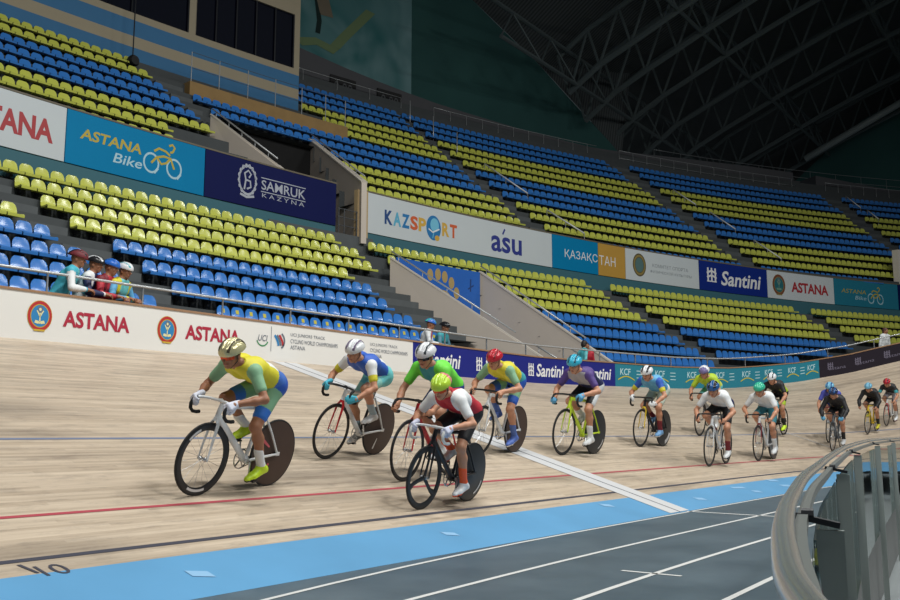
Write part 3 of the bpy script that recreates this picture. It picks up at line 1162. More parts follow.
# ---- tall painted end walls
m, nt, b = node_mat('painted_wall')
geo = nt.nodes.new('ShaderNodeTexCoord')
nz = nt.nodes.new('ShaderNodeTexNoise')
nz.inputs['Scale'].default_value = 0.16
nz.inputs['Detail'].default_value = 3
nt.links.new(geo.outputs['Object'], nz.inputs['Vector'])
rp = nt.nodes.new('ShaderNodeValToRGB')
rp.color_ramp.elements[0].color = srgb(38, 76, 76)
rp.color_ramp.elements[1].color = srgb(66, 114, 110)
nt.links.new(nz.outputs['Fac'], rp.inputs[0])
nt.links.new(rp.outputs[0], b.inputs['Base Color'])
b.inputs['Roughness'].default_value = 0.9
M_TEALWALL = m
WR = 131.2
TOP_ = [(8, 41), (13.3, 40), (17.6, 37.2), (19.83, 33.94), (22.57, 30.3), (25.63, 25.1), (26.2, 24.0)]
TOP = [(float(p), float(np.interp(p, [q[0] for q in TOP_], [q[1] for q in TOP_]))) for p in np.linspace(8, 26.2, 41)]
mb = MB()
mb.grid([[upper(p, WR, z) for z in (22.0, 22.0 + (zt - 22) * 0.5, zt)] for p, zt in TOP])
struct(mb.build('painted_wall_left', M_TEALWALL, recalc=False))
# mural on its left end: pale hills and lemon strokes
m, nt, b = node_mat('mural_painting')
tc = nt.nodes.new('ShaderNodeTexCoord')
mp = nt.nodes.new('ShaderNodeMapping')
mp.inputs['Rotation'].default_value = (0.0, 0.6, 0.3)
nz = nt.nodes.new('ShaderNodeTexNoise')
nz.inputs['Scale'].default_value = 0.22
nz.inputs['Detail'].default_value = 2
nz.inputs['Distortion'].default_value = 1.2
nt.links.new(tc.outputs['Object'], mp.inputs['Vector'])
nt.links.new(mp.outputs[0], nz.inputs['Vector'])
rp = nt.nodes.new('ShaderNodeValToRGB')
rp.color_ramp.elements[0].position, rp.color_ramp.elements[1].position = 0.30, 0.72
rp.color_ramp.elements[0].color = srgb(52, 120, 122)
rp.color_ramp.elements[1].color = srgb(134, 172, 176)
nt.links.new(nz.outputs['Fac'], rp.inputs[0])
nt.links.new(rp.outputs[0], b.inputs['Base Color'])
b.inputs['Roughness'].default_value = 0.9
M_MURAL = m
ws = lambda u, v, l=0.0: upper(u, WR - l, v)
t = thing('wall_mural', 'pale blue and green mural on the dark teal wall above the building corner', 'mural', ws(14.6, 26, 0.1))
inv = Matrix.Translation(-t.location)
mb = MB()
mb.grid([[ws(p, 22.9 + (zt - 22.9) * q / 6, 0.05) for q in range(7)] for p, zt in ((12.4, 38), (13.2, 38), (14.2, 36.5), (15.0, 34.0), (15.7, 31.6), (16.3, 33.4), (17.2, 34.6), (17.35, 34.5))])
put(mb, 'painting', M_MURAL, t, inv)
mb = MB()
S = lambda pts, w, mi: stroke(mb, ws, pts, w, mi, 0.09)
S([(14.55, 27.0), (14.9, 28.0), (15.5, 29.6), (15.8, 30.4)], 0.35, 0)
S([(13.3, 26.6), (13.9, 27.0), (14.6, 26.7)], 0.5, 0)
S([(13.75, 34.5), (13.85, 32.5), (14.05, 30.5), (14.25, 29.0)], 0.45, 1)
S([(13.9, 30.0), (14.0, 28.5), (13.95, 27.6)], 0.16, 2)
S([(14.3, 37.0), (15.0, 34.3), (15.7, 31.8), (16.3, 33.6), (17.2, 34.8)], 0.16, 2)
put(mb, 'brush_stroke', [mat('mural_lemon', (128, 150, 108), .9), mat('mural_stone', (138, 126, 108), .9), mat('mural_dark', (30, 52, 50), .9)], t, inv)
# far end wall under the last arch
EX = 101.0
mb = MB()
mb.grid([[(EX, y, z) for z in (15, zt)] for y, zt in ((30, 25.5), (23.6, 30.6), (19.3, 33.8), (15.4, 35.3), (8, 37.5), (-10, 40))])
struct(mb.build('painted_wall_right', M_TEALWALL, recalc=False))

# ---- roof shell and arches
def vault(y):
    """height of the arches' lower chord across the hall"""
    return float(np.interp(y, [-30, -12, 0, 8, 12, 16, 21.4, 25.7, 29.2, 33, 36], [43, 40, 37.6, 35.3, 34, 32.8, 30.8, 29.0, 27.6, 25.0, 22.4]))


m, nt, b = node_mat('roof_sheets')
tc = nt.nodes.new('ShaderNodeTexCoord')
wv = nt.nodes.new('ShaderNodeTexWave')
wv.inputs['Scale'].default_value = 1.6
wv.bands_direction = 'X'
nt.links.new(tc.outputs['Object'], wv.inputs['Vector'])
rp = nt.nodes.new('ShaderNodeValToRGB')
rp.color_ramp.elements[0].color = srgb(54, 58, 60)
rp.color_ramp.elements[1].color = srgb(86, 92, 94)
nt.links.new(wv.outputs['Fac'], rp.inputs[0])
nt.links.new(rp.outputs[0], b.inputs['Base Color'])
b.inputs['Roughness'].default_value = 0.8
M_ROOF = m
mb = MB()
YS = [37, 35, 33, 31, 29, 26, 23, 20, 16, 12, 6, 0, -10, -20, -30]
def shell_row(x, ly, lz):
    return [(x, ly - d, lz if d == 0 else max(vault(ly - d - 2) + 3.2, lz + 0.75 * d - 0.006 * d * d)) for d in (0, 1, 2, 4, 6, 9, 12, 16, 21, 27, 34, 42, 52, 62)]


LAND = [upper(p, WR, z) for p, z in TOP_]
mb.grid([shell_row(q.x, q.y, q.z) for q in LAND] + [shell_row(x, 37, 25.0) for x in (70, 80, 92, 101)])
mb.grid([[(101.3, y, z) for z in (vault(y) - 0.4, vault(y) + 9)] for y in (36, 33, 29, 25, 20, 15, 8, 0, -20)])
mb.grid([[(x, 39.0, z) for z in (20, vault(37) + 3.6)] for x in (62, 80, 101)])
struct(mb.build('ceiling', M_ROOF, recalc=False))
M_TRUSS = mat('truss_steel', (84, 94, 96), 0.6)


def truss(x, label, y0=35.2):
    t = thing('roof_arch', label, 'roof truss', (x, y0, vault(y0)))
    inv = Matrix.Translation(-t.location)
    ys = np.linspace(y0, -22, 22)
    lowp = [inv @ Vector((x, y, vault(y))) for y in ys]
    top = [inv @ Vector((x, y + 0.9, vault(y) + 3.0)) for y in ys]
    for nm, P, r in (('lower_chord', lowp, 0.22), ('upper_chord', top, 0.2)):
        mb = MB()
        mb.tube(P, r, 6)
        mb.build(nm, M_TRUSS, t)
    for k in range(0, 12):
        mb = MB()
        mb.tube([lowp[k], top[k]], 0.10, 5)
        mb.tube([lowp[k], top[k + 1]], 0.10, 5)
        mb.build('strut', M_TRUSS, t)


for x, y0, lab in ((63, 32.2, 'dark steel roof arch between the first two arches over the teal wall end'), (74, 34.5, 'dark steel roof arch behind the low-landing arch, landing at the balcony start'), (89, 34.0, 'dark steel roof arch next to the last one, over the balcony end'), (58.5, 31.2, 'dark steel roof arch that lands highest on the dark teal wall'), (68, 33.0, 'dark steel roof arch landing low behind the top row where the teal wall ends'), (80, 35.2, 'dark steel roof arch over the balcony railing'), (98, 30.0, 'dark steel roof arch framing the far painted wall')):
    truss(x, lab, y0)
for k, (y, lab) in enumerate(((30.5, 'long dark roof beam crossing all arches low over the stands'), (22.5, 'long dark roof beam crossing the arches at mid height'), (13, 'long dark roof beam crossing the arches high up'))):
    t = thing('roof_beam', lab, 'roof beam', (75, y, vault(y)))
    a, c = Vector((-27, 0, 0)), Vector((25, 0, 0))
    up = Vector((0, 0.7, 2.8))
    for nm, off in (('lower_chord', Vector((0, 0, 0))), ('upper_chord', up)):
        mb = MB()
        mb.tube([a + off, c + off], 0.15, 6)
        mb.build(nm, M_TRUSS, t)
    n = 10
    for q in range(n):
        p, r_ = a.lerp(c, q / n), a.lerp(c, (q + 0.5) / n)
        s_ = a.lerp(c, (q + 1) / n)
        mb = MB()
        mb.tube([p, r_ + up], 0.07, 5)
        mb.tube([r_ + up, s_], 0.07, 5)
        mb.build('strut', M_TRUSS, t)
# pale duct under the roof at far right
t = tag(MB().tube([(96, 24, 29.2), (96, 12, 34.4)], 0.35, 10).build('roof_duct', mat('duct_grey', (150, 160, 160), .5), smooth=True), 'pale pipe-like duct under the dark roof at far right', 'duct')
# ================================================================== THE SEATS
def seat_profile():
    """moulded stadium seat shell: local x along the row, y away from the track, z up; floor at z = 0"""
    front = [(-0.44, 0.335), (-0.455, 0.40), (-0.40, 0.425), (-0.22, 0.405), (-0.10, 0.415), (-0.065, 0.48), (-0.04, 0.60), (-0.012, 0.72), (0.0, 0.80)]
    us = [-1.0, -0.88, -0.6, 0.0, 0.6, 0.88, 1.0]
    V, F = [], []
    nc = len(us)
    for k, (y, z) in enumerate(front):
        t = max(0.0, (k - 4) / 4.0)
        for u in us:
            x = u * 0.232 * (1 - 0.10 * t * t)
            zz = z - (0.11 * t * t * abs(u) ** 5) + (0.02 * u * u if 2 <= k <= 4 else 0)
            yy = y - 0.035 * t * u * u
            V.append((x, yy, zz))
    n = len(front)
    for i in range(n - 1):
        for j in range(nc - 1):
            a = i * nc + j
            F.append((a, a + nc, a + nc + 1, a + 1))
    # back skin
    off = len(V)
    for k, (y, z) in enumerate(front):
        for u in us:
            p = V[k * nc + us.index(u)]
            t = max(0.0, (k - 4) / 4.0)
            d = (0.0, 0.03 * (1 if k >= 5 else 0.2), -0.045 if 1 < k < 5 else (-0.01 if k > 4 else 0.0))
            V.append((p[0] * 0.985, p[1] + d[1] + (0.012 if k < 2 else 0), p[2] + d[2]))
    for i in range(n - 1):
        for j in range(nc - 1):
            a = off + i * nc + j
            F.append((a, a + 1, a + nc + 1, a + nc))
    for j in range(nc - 1):
        F.append((j, j + 1, off + j + 1, off + j))
        a = (n - 1) * nc + j
        F.append((a, off + a, off + a + 1, a + 1))
    for i in range(n - 1):
        a, b_ = i * nc, i * nc + nc - 1
        F.append((a, off + a, off + a + nc, a + nc))
        F.append((b_, b_ + nc, off + b_ + nc, off + b_))
    return V, F


SV, SF = seat_profile()
M_SEAT_Y = mat('seat_yellow_plastic', (203, 207, 92), 0.2, noise=0.05, scale=0.7)
M_SEAT_B = mat('seat_blue_plastic', (58, 126, 204), 0.2, noise=0.06, scale=0.7)
M_BRACKET = mat('seat_bracket', (52, 54, 58), 0.5)


def seat_mesh(name, m):
    me = bpy.data.meshes.new(name)
    me.from_pydata(SV, [], SF)
    me.materials.append(m)
    me.polygons.foreach_set('use_smooth', np.ones(len(SF), dtype=bool))
    me.set_sharp_from_angle(angle=R(55))
    return me


MESH_Y, MESH_B = seat_mesh('yellow_seat', M_SEAT_Y), seat_mesh('blue_seat', M_SEAT_B)
mb = MB()
mb.box((0, -0.02, 0.33), (0.10, 0.24, 0.10))
mb.box((0, 0.06, 0.30), (0.07, 0.06, 0.34))
br_obj = mb.build('bracket_source', M_BRACKET)
MESH_BR = br_obj.data
bpy.data.objects.remove(br_obj)
mb = MB()
mb.box((0, -0.030, 0.655), (0.11, 0.008, 0.12), Matrix.Rotation(R(-13), 3, 'X'))
mk = mb.build('sticker_source', M_YEL)
MESH_STK = mk.data
bpy.data.objects.remove(mk)

PITCH_M = 0.5
ROWS = []      # (tier, row, colour, block name, phi0, phi1, rho, z_top, fn)
ORD = ['first', 'second', 'third', 'fourth', 'fifth', 'sixth', 'seventh', 'eighth', 'ninth', 'tenth', 'eleventh', 'twelfth', 'thirteenth']
LOW_A_L = {1: -1.2, 2: -1.0, 3: -0.85, 4: -0.68, 5: -0.43, 6: -0.18, 7: 0.10, 8: 0.40}
LOW_A_R = {1: -0.5, 2: -0.28, 3: -0.11, 4: 0.11, 5: 0.55, 6: 0.76, 7: 0.96, 8: 1.44}
LOW_B_L = {1: 6.65, 2: 6.96, 3: 7.0, 4: 5.78, 5: 6.04, 6: 6.22, 7: 6.47, 8: 6.55}
LOW_B_R = {1: 7.57, 2: 7.75, 3: 10.25, 4: 10.4, 5: 10.55, 6: 10.75, 7: 10.95, 8: 11.2}
LOW_C_L = {1: 14.99, 2: 15.25, 3: 15.42, 4: 15.55, 5: 15.79, 6: 16.0, 7: 16.27, 8: 16.5}
LOW_C_R = {1: 15.96, 2: 16.22, 3: 16.4, 4: 16.56, 5: 16.73, 6: 16.9, 7: 17.05}
LOW_D_L = {1: 24.08, 2: 24.24, 3: 24.39, 4: 24.3, 5: 24.5, 6: 22.87, 7: 20.72}
LOW_D_R = {1: 24.97, 2: 25.15, 3: 25.24, 4: 25.33}
for i in range(1, 9):
    col = 'yellow' if i <= 4 else 'blue'
    segs = [('left of the nearest aisle', -5.0, LOW_A_L[i], 1), ('between the nearest aisle and the beige stair walls', LOW_A_R[i], LOW_B_L[i], 0),
            ('right of the beige stair walls', LOW_B_R[i], LOW_C_L[i], 0)]
    if i in LOW_C_R:
        segs.append(('between the two far aisles', LOW_C_R[i], LOW_D_L[i], 0))
    if i in LOW_D_R:
        segs.append(('by the right edge', LOW_D_R[i], 33.0, 0))
    for nm, a, b_, rev in segs:
        ROWS.append(('lower tier', i, col, nm, a, b_, L_R(i), L_Z(i), lower, rev))
UCOL = lambda j: 'blue' if j == 0 or 4 <= j <= 6 or j >= 10 else 'yellow'
UP_A_L = {0: 5.4, 1: 5.45, 2: 5.56, 3: 6.76, 4: 6.66, 5: 6.55, 6: 6.38, 7: 6.25, 8: 6.12}
UP_A_R = {0: 10.1, 1: 10.1, 2: 10.15, 3: 10.2, 4: 10.2, 5: 7.27, 6: 7.07, 7: 11.57, 8: 11.11, 9: 10.73, 10: 10.75, 11: 10.75, 12: 10.75, 13: 10.75}
UP_B_L = {j: 15.45 - 0.075 * (j - 1) for j in range(0, 14)}
UP_B_R = {j: 16.2 - 0.125 * (j - 1) for j in range(0, 14)}
UP_C_L = {j: 23.95 - 0.09 * (j - 1) for j in range(0, 14)}
UP_C_R = {j: 24.85 - 0.085 * (j - 1) for j in range(0, 14)}
UP_D_L = {j: 32.9 for j in range(0, 14)}
UP_D_R = {j: 33.5 + 0.03 * j for j in range(0, 14)}
for j in range(0, 13):
    col = UCOL(j)
    segs = []
    if j in UP_A_L:
        segs.append(('under the striped building', -5.0, UP_A_L[j], 1))
    segs += [('left of the middle aisle', UP_A_R[j], UP_B_L[j], 0), ('between the middle and right aisles', UP_B_R[j], UP_C_L[j], 0),
             ('right of the right aisle', UP_C_R[j], UP_D_L[j], 0), ('at the right edge', UP_D_R[j], 39.5, 0)]
    for nm, a, b_, rev in segs:
        if j == 0 and b_ < 20:
            continue
        if j == 0 and nm == 'at the right edge':
            continue
        ROWS.append(('upper tier', j + 1, col, nm, a, min(b_, 30.5) if j == 0 else b_, U_R(j) if j else U_R(1) - 0.5, U_Z(j) if j else U_Z(0) + 0.12, upper, rev))

CR, SR = math.cos(YAW), math.sin(YAW)
CF = Vector((math.cos(YAW) * math.cos(PITCH), math.sin(YAW) * math.cos(PITCH), math.sin(PITCH)))
CRt = Vector((math.sin(YAW), -math.cos(YAW), 0))
CU = CRt.cross(CF)


def px(p):
    v = Vector(p) - Vector((0, 0, EYE))
    d = v.dot(CF)
    return 450 + 920 * v.dot(CRt) / d, 300 - 920 * v.dot(CU) / d, d


ALL = []
for tier, row, colr, blk, a, b_, rho, zt, fn, rev in ROWS:
    n = int(R(b_ - a) * rho / PITCH_M + 0.35)
    step = math.degrees(PITCH_M / rho)
    for k in range(n):
        ph = (b_ - (k + 0.5) * step) if rev else (a + (k + 0.5) * step)
        P = fn(ph, rho, zt - SEAT_H)
        x, y, d = px(P + Vector((0, 0, 0.6)))
        if d < 2 or x < -30 or x > 930 or y < -20:
            continue
        inframe = 2 < x < 898 and y > 3
        ALL.append((d, inframe, P, ph, tier, row, colr, blk, k, rev, x, y))


def bar_top_y(x):
    return float(np.interp(x, [0, 150, 290, 410, 520, 620], [281, 303, 327, 344, 356, 361]))


order = sorted([q for q in range(len(ALL)) if ALL[q][1] and ALL[q][11] < bar_top_y(ALL[q][10]) - 1], key=lambda q: ALL[q][0])
single = set(order[:300])
NTH = lambda k: ORD[k] if k < len(ORD) else '%d%s' % (k + 1, 'th' if (k + 1) % 100 in (11, 12, 13) else {1: 'st', 2: 'nd', 3: 'rd'}.get((k + 1) % 10, 'th'))
for q in order[:300]:
    d, inf, P, ph, tier, row, colr, blk, k, rev, x, y = ALL[q]
    o = bpy.data.objects.new('stadium_seat', MESH_Y if colr == 'yellow' else MESH_B)
    COL.objects.link(o)
    o.location = P
    o.rotation_euler = (0, 0, -R(ph))
    if tier == 'lower tier':
        if colr == 'yellow':
            rw = NTH(row - 1) + ' row under the banners'
        else:
            rw = NTH(row - 5) + ' blue row below the yellow rows'
    else:
        rw = NTH(row - 2 if blk.startswith('under') else row - 1) + ' row above the banners'
    if tier == 'lower tier' and row <= 2 and blk.startswith('right of the beige'):
        blk = 'right of the banner gap'
    side = {'left of the nearest aisle': 'left of the nearest aisle', 'between the nearest aisle and the beige stair walls': 'right of the nearest aisle',
            'right of the beige stair walls': 'right of the stairwell', 'under the striped building': 'left of the upper opening'}.get(blk, blk)
    tag(o, '%s seat, %s, %s seat %s' % (colr, rw, NTH(k), side), 'seat', '%s seats of the %s' % (colr, tier))
    b = bpy.data.objects.new('bracket', MESH_BR)
    COL.objects.link(b)
    b.parent = o
    if tier == 'lower tier' and row == 8 and blk.startswith('between'):
        b = bpy.data.objects.new('sticker', MESH_STK)
        COL.objects.link(b)
        b.parent = o
sv = np.array(SV)
vs, fs, ms = [], [], []
cnt = 0
fa = np.array(SF)
for q, (d, inf, P, ph, tier, row, colr, blk, k, rev, x, y) in enumerate(ALL):
    if q in single:
        continue
    c, s = math.cos(-R(ph)), math.sin(-R(ph))
    v = np.empty_like(sv)
    v[:, 0] = sv[:, 0] * c - sv[:, 1] * s + P.x
    v[:, 1] = sv[:, 0] * s + sv[:, 1] * c + P.y
    v[:, 2] = sv[:, 2] + P.z
    vs.append(v)
    fs.append(fa + cnt * len(sv))
    ms.append(np.full(len(fa), 0 if colr == 'yellow' else 1, dtype=np.int32))
    cnt += 1
me = bpy.data.meshes.new('stadium_seats_beyond')
me.from_pydata(np.concatenate(vs).tolist(), [], np.concatenate(fs).tolist())
me.materials.append(M_SEAT_Y)
me.materials.append(M_SEAT_B)
me.polygons.foreach_set('material_index', np.concatenate(ms))
me.polygons.foreach_set('use_smooth', np.ones(len(me.polygons), dtype=bool))
me.set_sharp_from_angle(angle=R(55))
o = link('stadium_seats', me)
tag(o, 'remaining rows of yellow and blue seats filling the far and upper stands', 'seats')
o['kind'] = 'stuff'
print('SEATS', len(ALL), 'single', len(single))
import collections
print(collections.Counter((ALL[q][4], ALL[q][7]) for q in single), len(set(o['label'] for o in COL.objects if o.name.startswith('stadium_seat'))))

# ---- half steps in the aisles
def aisle_steps(name, fn, RR, ZZ, spans, half, hs):
    mb = MB()
    for i, (a, b_) in spans.items():
        zf = ZZ(i) - SEAT_H
        r = RR(i)
        r0, r1 = r + 0.10, r + 0.10 - 0.42
        for p0, p1 in ((a, b_),):
            A = [fn(p0, r0, zf), fn(p1, r0, zf), fn(p1, r1, zf), fn(p0, r1, zf)]
            mb.prism(A, (0, 0, hs))
    struct(mb.build(name, M_CONC2))


aisle_steps('aisle_stairs', lower, L_R, L_Z, {i: (LOW_A_L[i] + 0.1, LOW_A_R[i] - 0.1) for i in range(2, 9)}, 0.42, 0.32)
aisle_steps('aisle_stairs', lower, L_R, L_Z, {i: (LOW_B_L[i] + 0.12, wall_l(L_R(i)) - 0.02) for i in range(4, 8)} , 0.42, 0.32)
aisle_steps('aisle_stairs', lower, L_R, L_Z, {i: (LOW_C_L[i] + 0.1, LOW_C_R[i] - 0.1) for i in range(1, 8)}, 0.42, 0.32)
aisle_steps('aisle_stairs', lower, L_R, L_Z, {i: (LOW_D_L[i] + 0.1, LOW_D_R[i] - 0.1) for i in range(1, 5)}, 0.42, 0.32)
aisle_steps('aisle_stairs', upper, U_R, U_Z, {j: (UP_B_L[j] + 0.1, UP_B_R[j] - 0.1) for j in range(1, 13)}, 0.42, 0.37)
aisle_steps('aisle_stairs', upper, U_R, U_Z, {j: (UP_C_L[j] + 0.1, UP_C_R[j] - 0.1) for j in range(1, 13)}, 0.42, 0.37)
aisle_steps('aisle_stairs', upper, U_R, U_Z, {j: (UP_D_L[j] + 0.1, UP_D_R[j] - 0.1) for j in range(1, 13)}, 0.42, 0.37)
aisle_steps('aisle_stairs', upper, U_R, U_Z, {j: (UP_A_L[j] + 0.1, 7.0) for j in range(4, 8)}, 0.42, 0.37)


M_RAILW = mat('rail_pale', (226, 228, 230), 0.35, 0.1)


def aisle_rail(label, fn, phi, i0, i1, RR, ZZ, h=0.95, posts=3):
    a, b_ = fn(phi[0], RR(i0), ZZ(i0) - SEAT_H), fn(phi[1], RR(i1), ZZ(i1) - SEAT_H)
    t = thing('aisle_handrail', label, 'handrail', a)
    mb = MB()
    mb.tube([Vector((0, 0, h)), b_ - a + Vector((0, 0, h))], 0.045, 6)
    mb.build('rail', M_RAILW, t, smooth=True)
    for k in range(posts):
        q = (b_ - a) * k / (posts - 1)
        mb = MB()
        mb.tube([q, q + Vector((0, 0, h))], 0.022, 6)
        mb.build('post', M_STEEL, t, smooth=True)


aisle_rail('silver handrail low in the middle aisle of the upper tier', upper, (16.9, 17.5), 2.4, 0.4, U_R, U_Z)
aisle_rail('thin handrail high in the middle aisle of the upper tier', upper, (16.2, 16.8), 6.8, 4, U_R, U_Z)
aisle_rail('silver handrail near the bottom of the right aisle, upper tier', upper, (25.9, 26.2), 3.0, 1, U_R, U_Z)
aisle_rail('silver handrail half way up the right aisle, upper tier', upper, (25.3, 25.6), 6.2, 4.2, U_R, U_Z)
aisle_rail('silver handrail high in the right aisle, upper tier', upper, (24.7, 25.0), 8.8, 7.0, U_R, U_Z)
aisle_rail('silver handrail near the top of the aisle by the right edge', upper, (34.1, 34.1), 12, 10.2, U_R, U_Z)
aisle_rail('short silver handrail lower in the aisle by the right edge', upper, (34.3, 34.3), 9.9, 8.6, U_R, U_Z)
for k, ph in enumerate((15.0, 15.35, 15.7)):
    j = 11.5 - 1.6 * k
    p = upper(ph, U_R(j), U_Z(j) - SEAT_H)
    t = thing('aisle_post', ('tall thin post at the top of the middle aisle', 'tall thin post second from the top of the middle aisle', 'tall thin post third from the top of the middle aisle')[k], 'post', p)
    mb = MB()
    mb.tube([(0, 0, 0), (0, 0, 1.9)], 0.03, 6)
    mb.build('pole', M_STEEL, t, smooth=True)
    mb = MB()
    mb.box((0, 0, 0.02), (0.16, 0.16, 0.03))
    mb.build('foot', M_DARKSTEEL, t)
# pale end block by the upper right aisle
t = tag(MB().prism([upper(31.3, 114.2, 11.4), upper(33, 114.2, 11.4), upper(33, 114.2, 13.9), upper(31.3, 114.2, 13.9)], (0.1, 0.4, 0)).build('end_panel', M_PANEL2), 'pale panel at the foot of the aisle by the right edge', 'panel')
# ================================================================== FIGURES: implicit surfaces turned into one continuous mesh
class Field:
    def __init__(self, lo, hi, h):
        self.h = h
        self.lo = np.array(lo, float)
        n = np.ceil((np.array(hi) - self.lo) / h).astype(int) + 1
        self.ax = [self.lo[i] + h * np.arange(n[i]) for i in range(3)]
        self.D = np.full(n, 9.0, dtype=np.float32)

    def _win(self, lo, hi):
        sl = []
        for i in range(3):
            a = max(0, int((lo[i] - self.lo[i]) / self.h))
            b = min(self.D.shape[i], int((hi[i] - self.lo[i]) / self.h) + 2)
            if b <= a:
                return None, None
            sl.append(slice(a, b))
        sl = tuple(sl)
        X = self.ax[0][sl[0]][:, None, None]
        Y = self.ax[1][sl[1]][None, :, None]
        Z = self.ax[2][sl[2]][None, None, :]
        return sl, (X, Y, Z)

    def _join(self, sl, d, k, sub=False):
        A = self.D[sl]
        d = d.astype(np.float32)
        if sub:
            d = -d
            if k > 0:
                hh = np.clip(0.5 - 0.5 * (A - d) / k, 0, 1)
                self.D[sl] = A + (d - A) * hh + k * hh * (1 - hh)
            else:
                self.D[sl] = np.maximum(A, d)
        elif k > 0:
            hh = np.clip(0.5 + 0.5 * (A - d) / k, 0, 1)
            self.D[sl] = A + (d - A) * hh - k * hh * (1 - hh)
        else:
            self.D[sl] = np.minimum(A, d)

    def cone(self, a, b, ra, rb, k=0.02, sub=False):
        """limb: a capsule from a to b whose radius runs from ra to rb"""
        a, b = np.array(a, float), np.array(b, float)
        m = max(ra, rb) + k * 1.5 + 2 * self.h
        sl, P = self._win(np.minimum(a, b) - m, np.maximum(a, b) + m)
        if sl is None:
            return
        ba = b - a
        l2 = max(ba @ ba, 1e-9)
        t = np.clip(((P[0] - a[0]) * ba[0] + (P[1] - a[1]) * ba[1] + (P[2] - a[2]) * ba[2]) / l2, 0, 1)
        dx, dy, dz = P[0] - a[0] - t * ba[0], P[1] - a[1] - t * ba[1], P[2] - a[2] - t * ba[2]
        self._join(sl, np.sqrt(dx * dx + dy * dy + dz * dz) - (ra + (rb - ra) * t), k, sub)

    def ell(self, c, axes, r, k=0.02, sub=False):
        """ellipsoid with axes rows of a rotation matrix"""
        c, r = np.array(c, float), np.array(r, float)
        axes = np.array(axes, float)
        m = max(r) + k * 1.5 + 2 * self.h
        sl, P = self._win(c - m, c + m)
        if sl is None:
            return
        q = [P[0] - c[0], P[1] - c[1], P[2] - c[2]]
        u = [(q[0] * axes[i][0] + q[1] * axes[i][1] + q[2] * axes[i][2]) for i in range(3)]
        k0 = np.sqrt(sum((u[i] / r[i]) ** 2 for i in range(3)))
        k1 = np.sqrt(sum((u[i] / r[i] ** 2) ** 2 for i in range(3))) + 1e-9
        self._join(sl, k0 * (k0 - 1) / k1, k, sub)

    def cut(self, p, n):
        """keep the side of the plane through p that n points away from"""
        d = (self.ax[0][:, None, None] - p[0]) * n[0] + (self.ax[1][None, :, None] - p[1]) * n[1] + (self.ax[2][None, None, :] - p[2]) * n[2]
        self.D = np.maximum(self.D, d.astype(np.float32))

    def mesh(self):
        """naive surface nets: returns vertices and quads"""
        D = self.D
        s = D < 0
        n = np.array(D.shape)
        c = s[:-1, :-1, :-1].astype(np.int8)
        tot = np.zeros(n - 1, np.int8)
        for dx in (0, 1):
            for dy in (0, 1):
                for dz in (0, 1):
                    tot += s[dx:n[0] - 1 + dx, dy:n[1] - 1 + dy, dz:n[2] - 1 + dz]
        act = (tot > 0) & (tot < 8)
        I = np.argwhere(act)
        if len(I) == 0:
            return np.zeros((0, 3)), np.zeros((0, 4), int)
        idx = -np.ones(n - 1, dtype=np.int64)
        idx[act] = np.arange(len(I))
        cor = [(0, 0, 0), (1, 0, 0), (0, 1, 0), (1, 1, 0), (0, 0, 1), (1, 0, 1), (0, 1, 1), (1, 1, 1)]
        val = np.stack([D[I[:, 0] + a, I[:, 1] + b, I[:, 2] + c_] for a, b, c_ in cor], 1)
        acc = np.zeros((len(I), 3))
        num = np.zeros(len(I))
        for a, b in [(0, 1), (2, 3), (4, 5), (6, 7), (0, 2), (1, 3), (4, 6), (5, 7), (0, 4), (1, 5), (2, 6), (3, 7)]:
            va, vb = val[:, a], val[:, b]
            m = (va < 0) != (vb < 0)
            t = np.where(m, va / np.where(m, va - vb, 1), 0)
            pa, pb = np.array(cor[a]), np.array(cor[b])
            acc += np.where(m[:, None], pa + t[:, None] * (pb - pa), 0)
            num += m
        V = self.lo + self.h * (I + acc / num[:, None])
        Q = []
        for axis in range(3):
            o1, o2 = [(1, 2), (2, 0), (0, 1)][axis]
            sl0 = [slice(None)] * 3
            sl1 = [slice(None)] * 3
            sl0[axis], sl1[axis] = slice(0, -1), slice(1, None)
            A, B = s[tuple(sl0)], s[tuple(sl1)]
            ch = A != B
            ch_i = np.argwhere(ch)
            ok = (ch_i[:, o1] > 0) & (ch_i[:, o2] > 0) & (ch_i[:, o1] < n[o1] - 1) & (ch_i[:, o2] < n[o2] - 1)
            ch_i = ch_i[ok]
            fl = A[tuple(ch_i.T)]
            def at(d1, d2):
                j = ch_i.copy()
                j[:, o1] -= d1
                j[:, o2] -= d2
                return idx[tuple(j.T)]
            q = np.stack([at(1, 1), at(0, 1), at(0, 0), at(1, 0)], 1)
            q[~fl] = q[~fl][:, ::-1]
            Q.append(q)
        Q = np.concatenate(Q)
        return V, Q[(Q >= 0).all(1)]


def figure_mesh(name, field, mats, parent, paint=None):
    V, Q = field.mesh()
    me = bpy.data.meshes.new(name)
    me.from_pydata(V.tolist(), [], Q.tolist())
    for m in (mats if isinstance(mats, (list, tuple)) else [mats]):
        me.materials.append(m)
    if paint is not None and len(Q):
        C = V[Q].mean(1)
        me.polygons.foreach_set('material_index', paint(C).astype(np.int32))
    me.polygons.foreach_set('use_smooth', np.ones(len(me.polygons), dtype=bool))
    return link(name, me, parent)


def unit(v):
    v = np.array(v, float)
    return v / (np.linalg.norm(v) + 1e-12)


def two_bone(a, c, l1, l2, bend):
    """middle joint between a and c, pushed towards the direction bend"""
    a, c = np.array(a, float), np.array(c, float)
    d = c - a
    L = min(np.linalg.norm(d), (l1 + l2) * 0.998)
    d = unit(d)
    x = (l1 * l1 - l2 * l2 + L * L) / (2 * L)
    h = math.sqrt(max(l1 * l1 - x * x, 0))
    b = np.array(bend, float)
    b = unit(b - d * (b @ d))
    return a + d * x + b * h


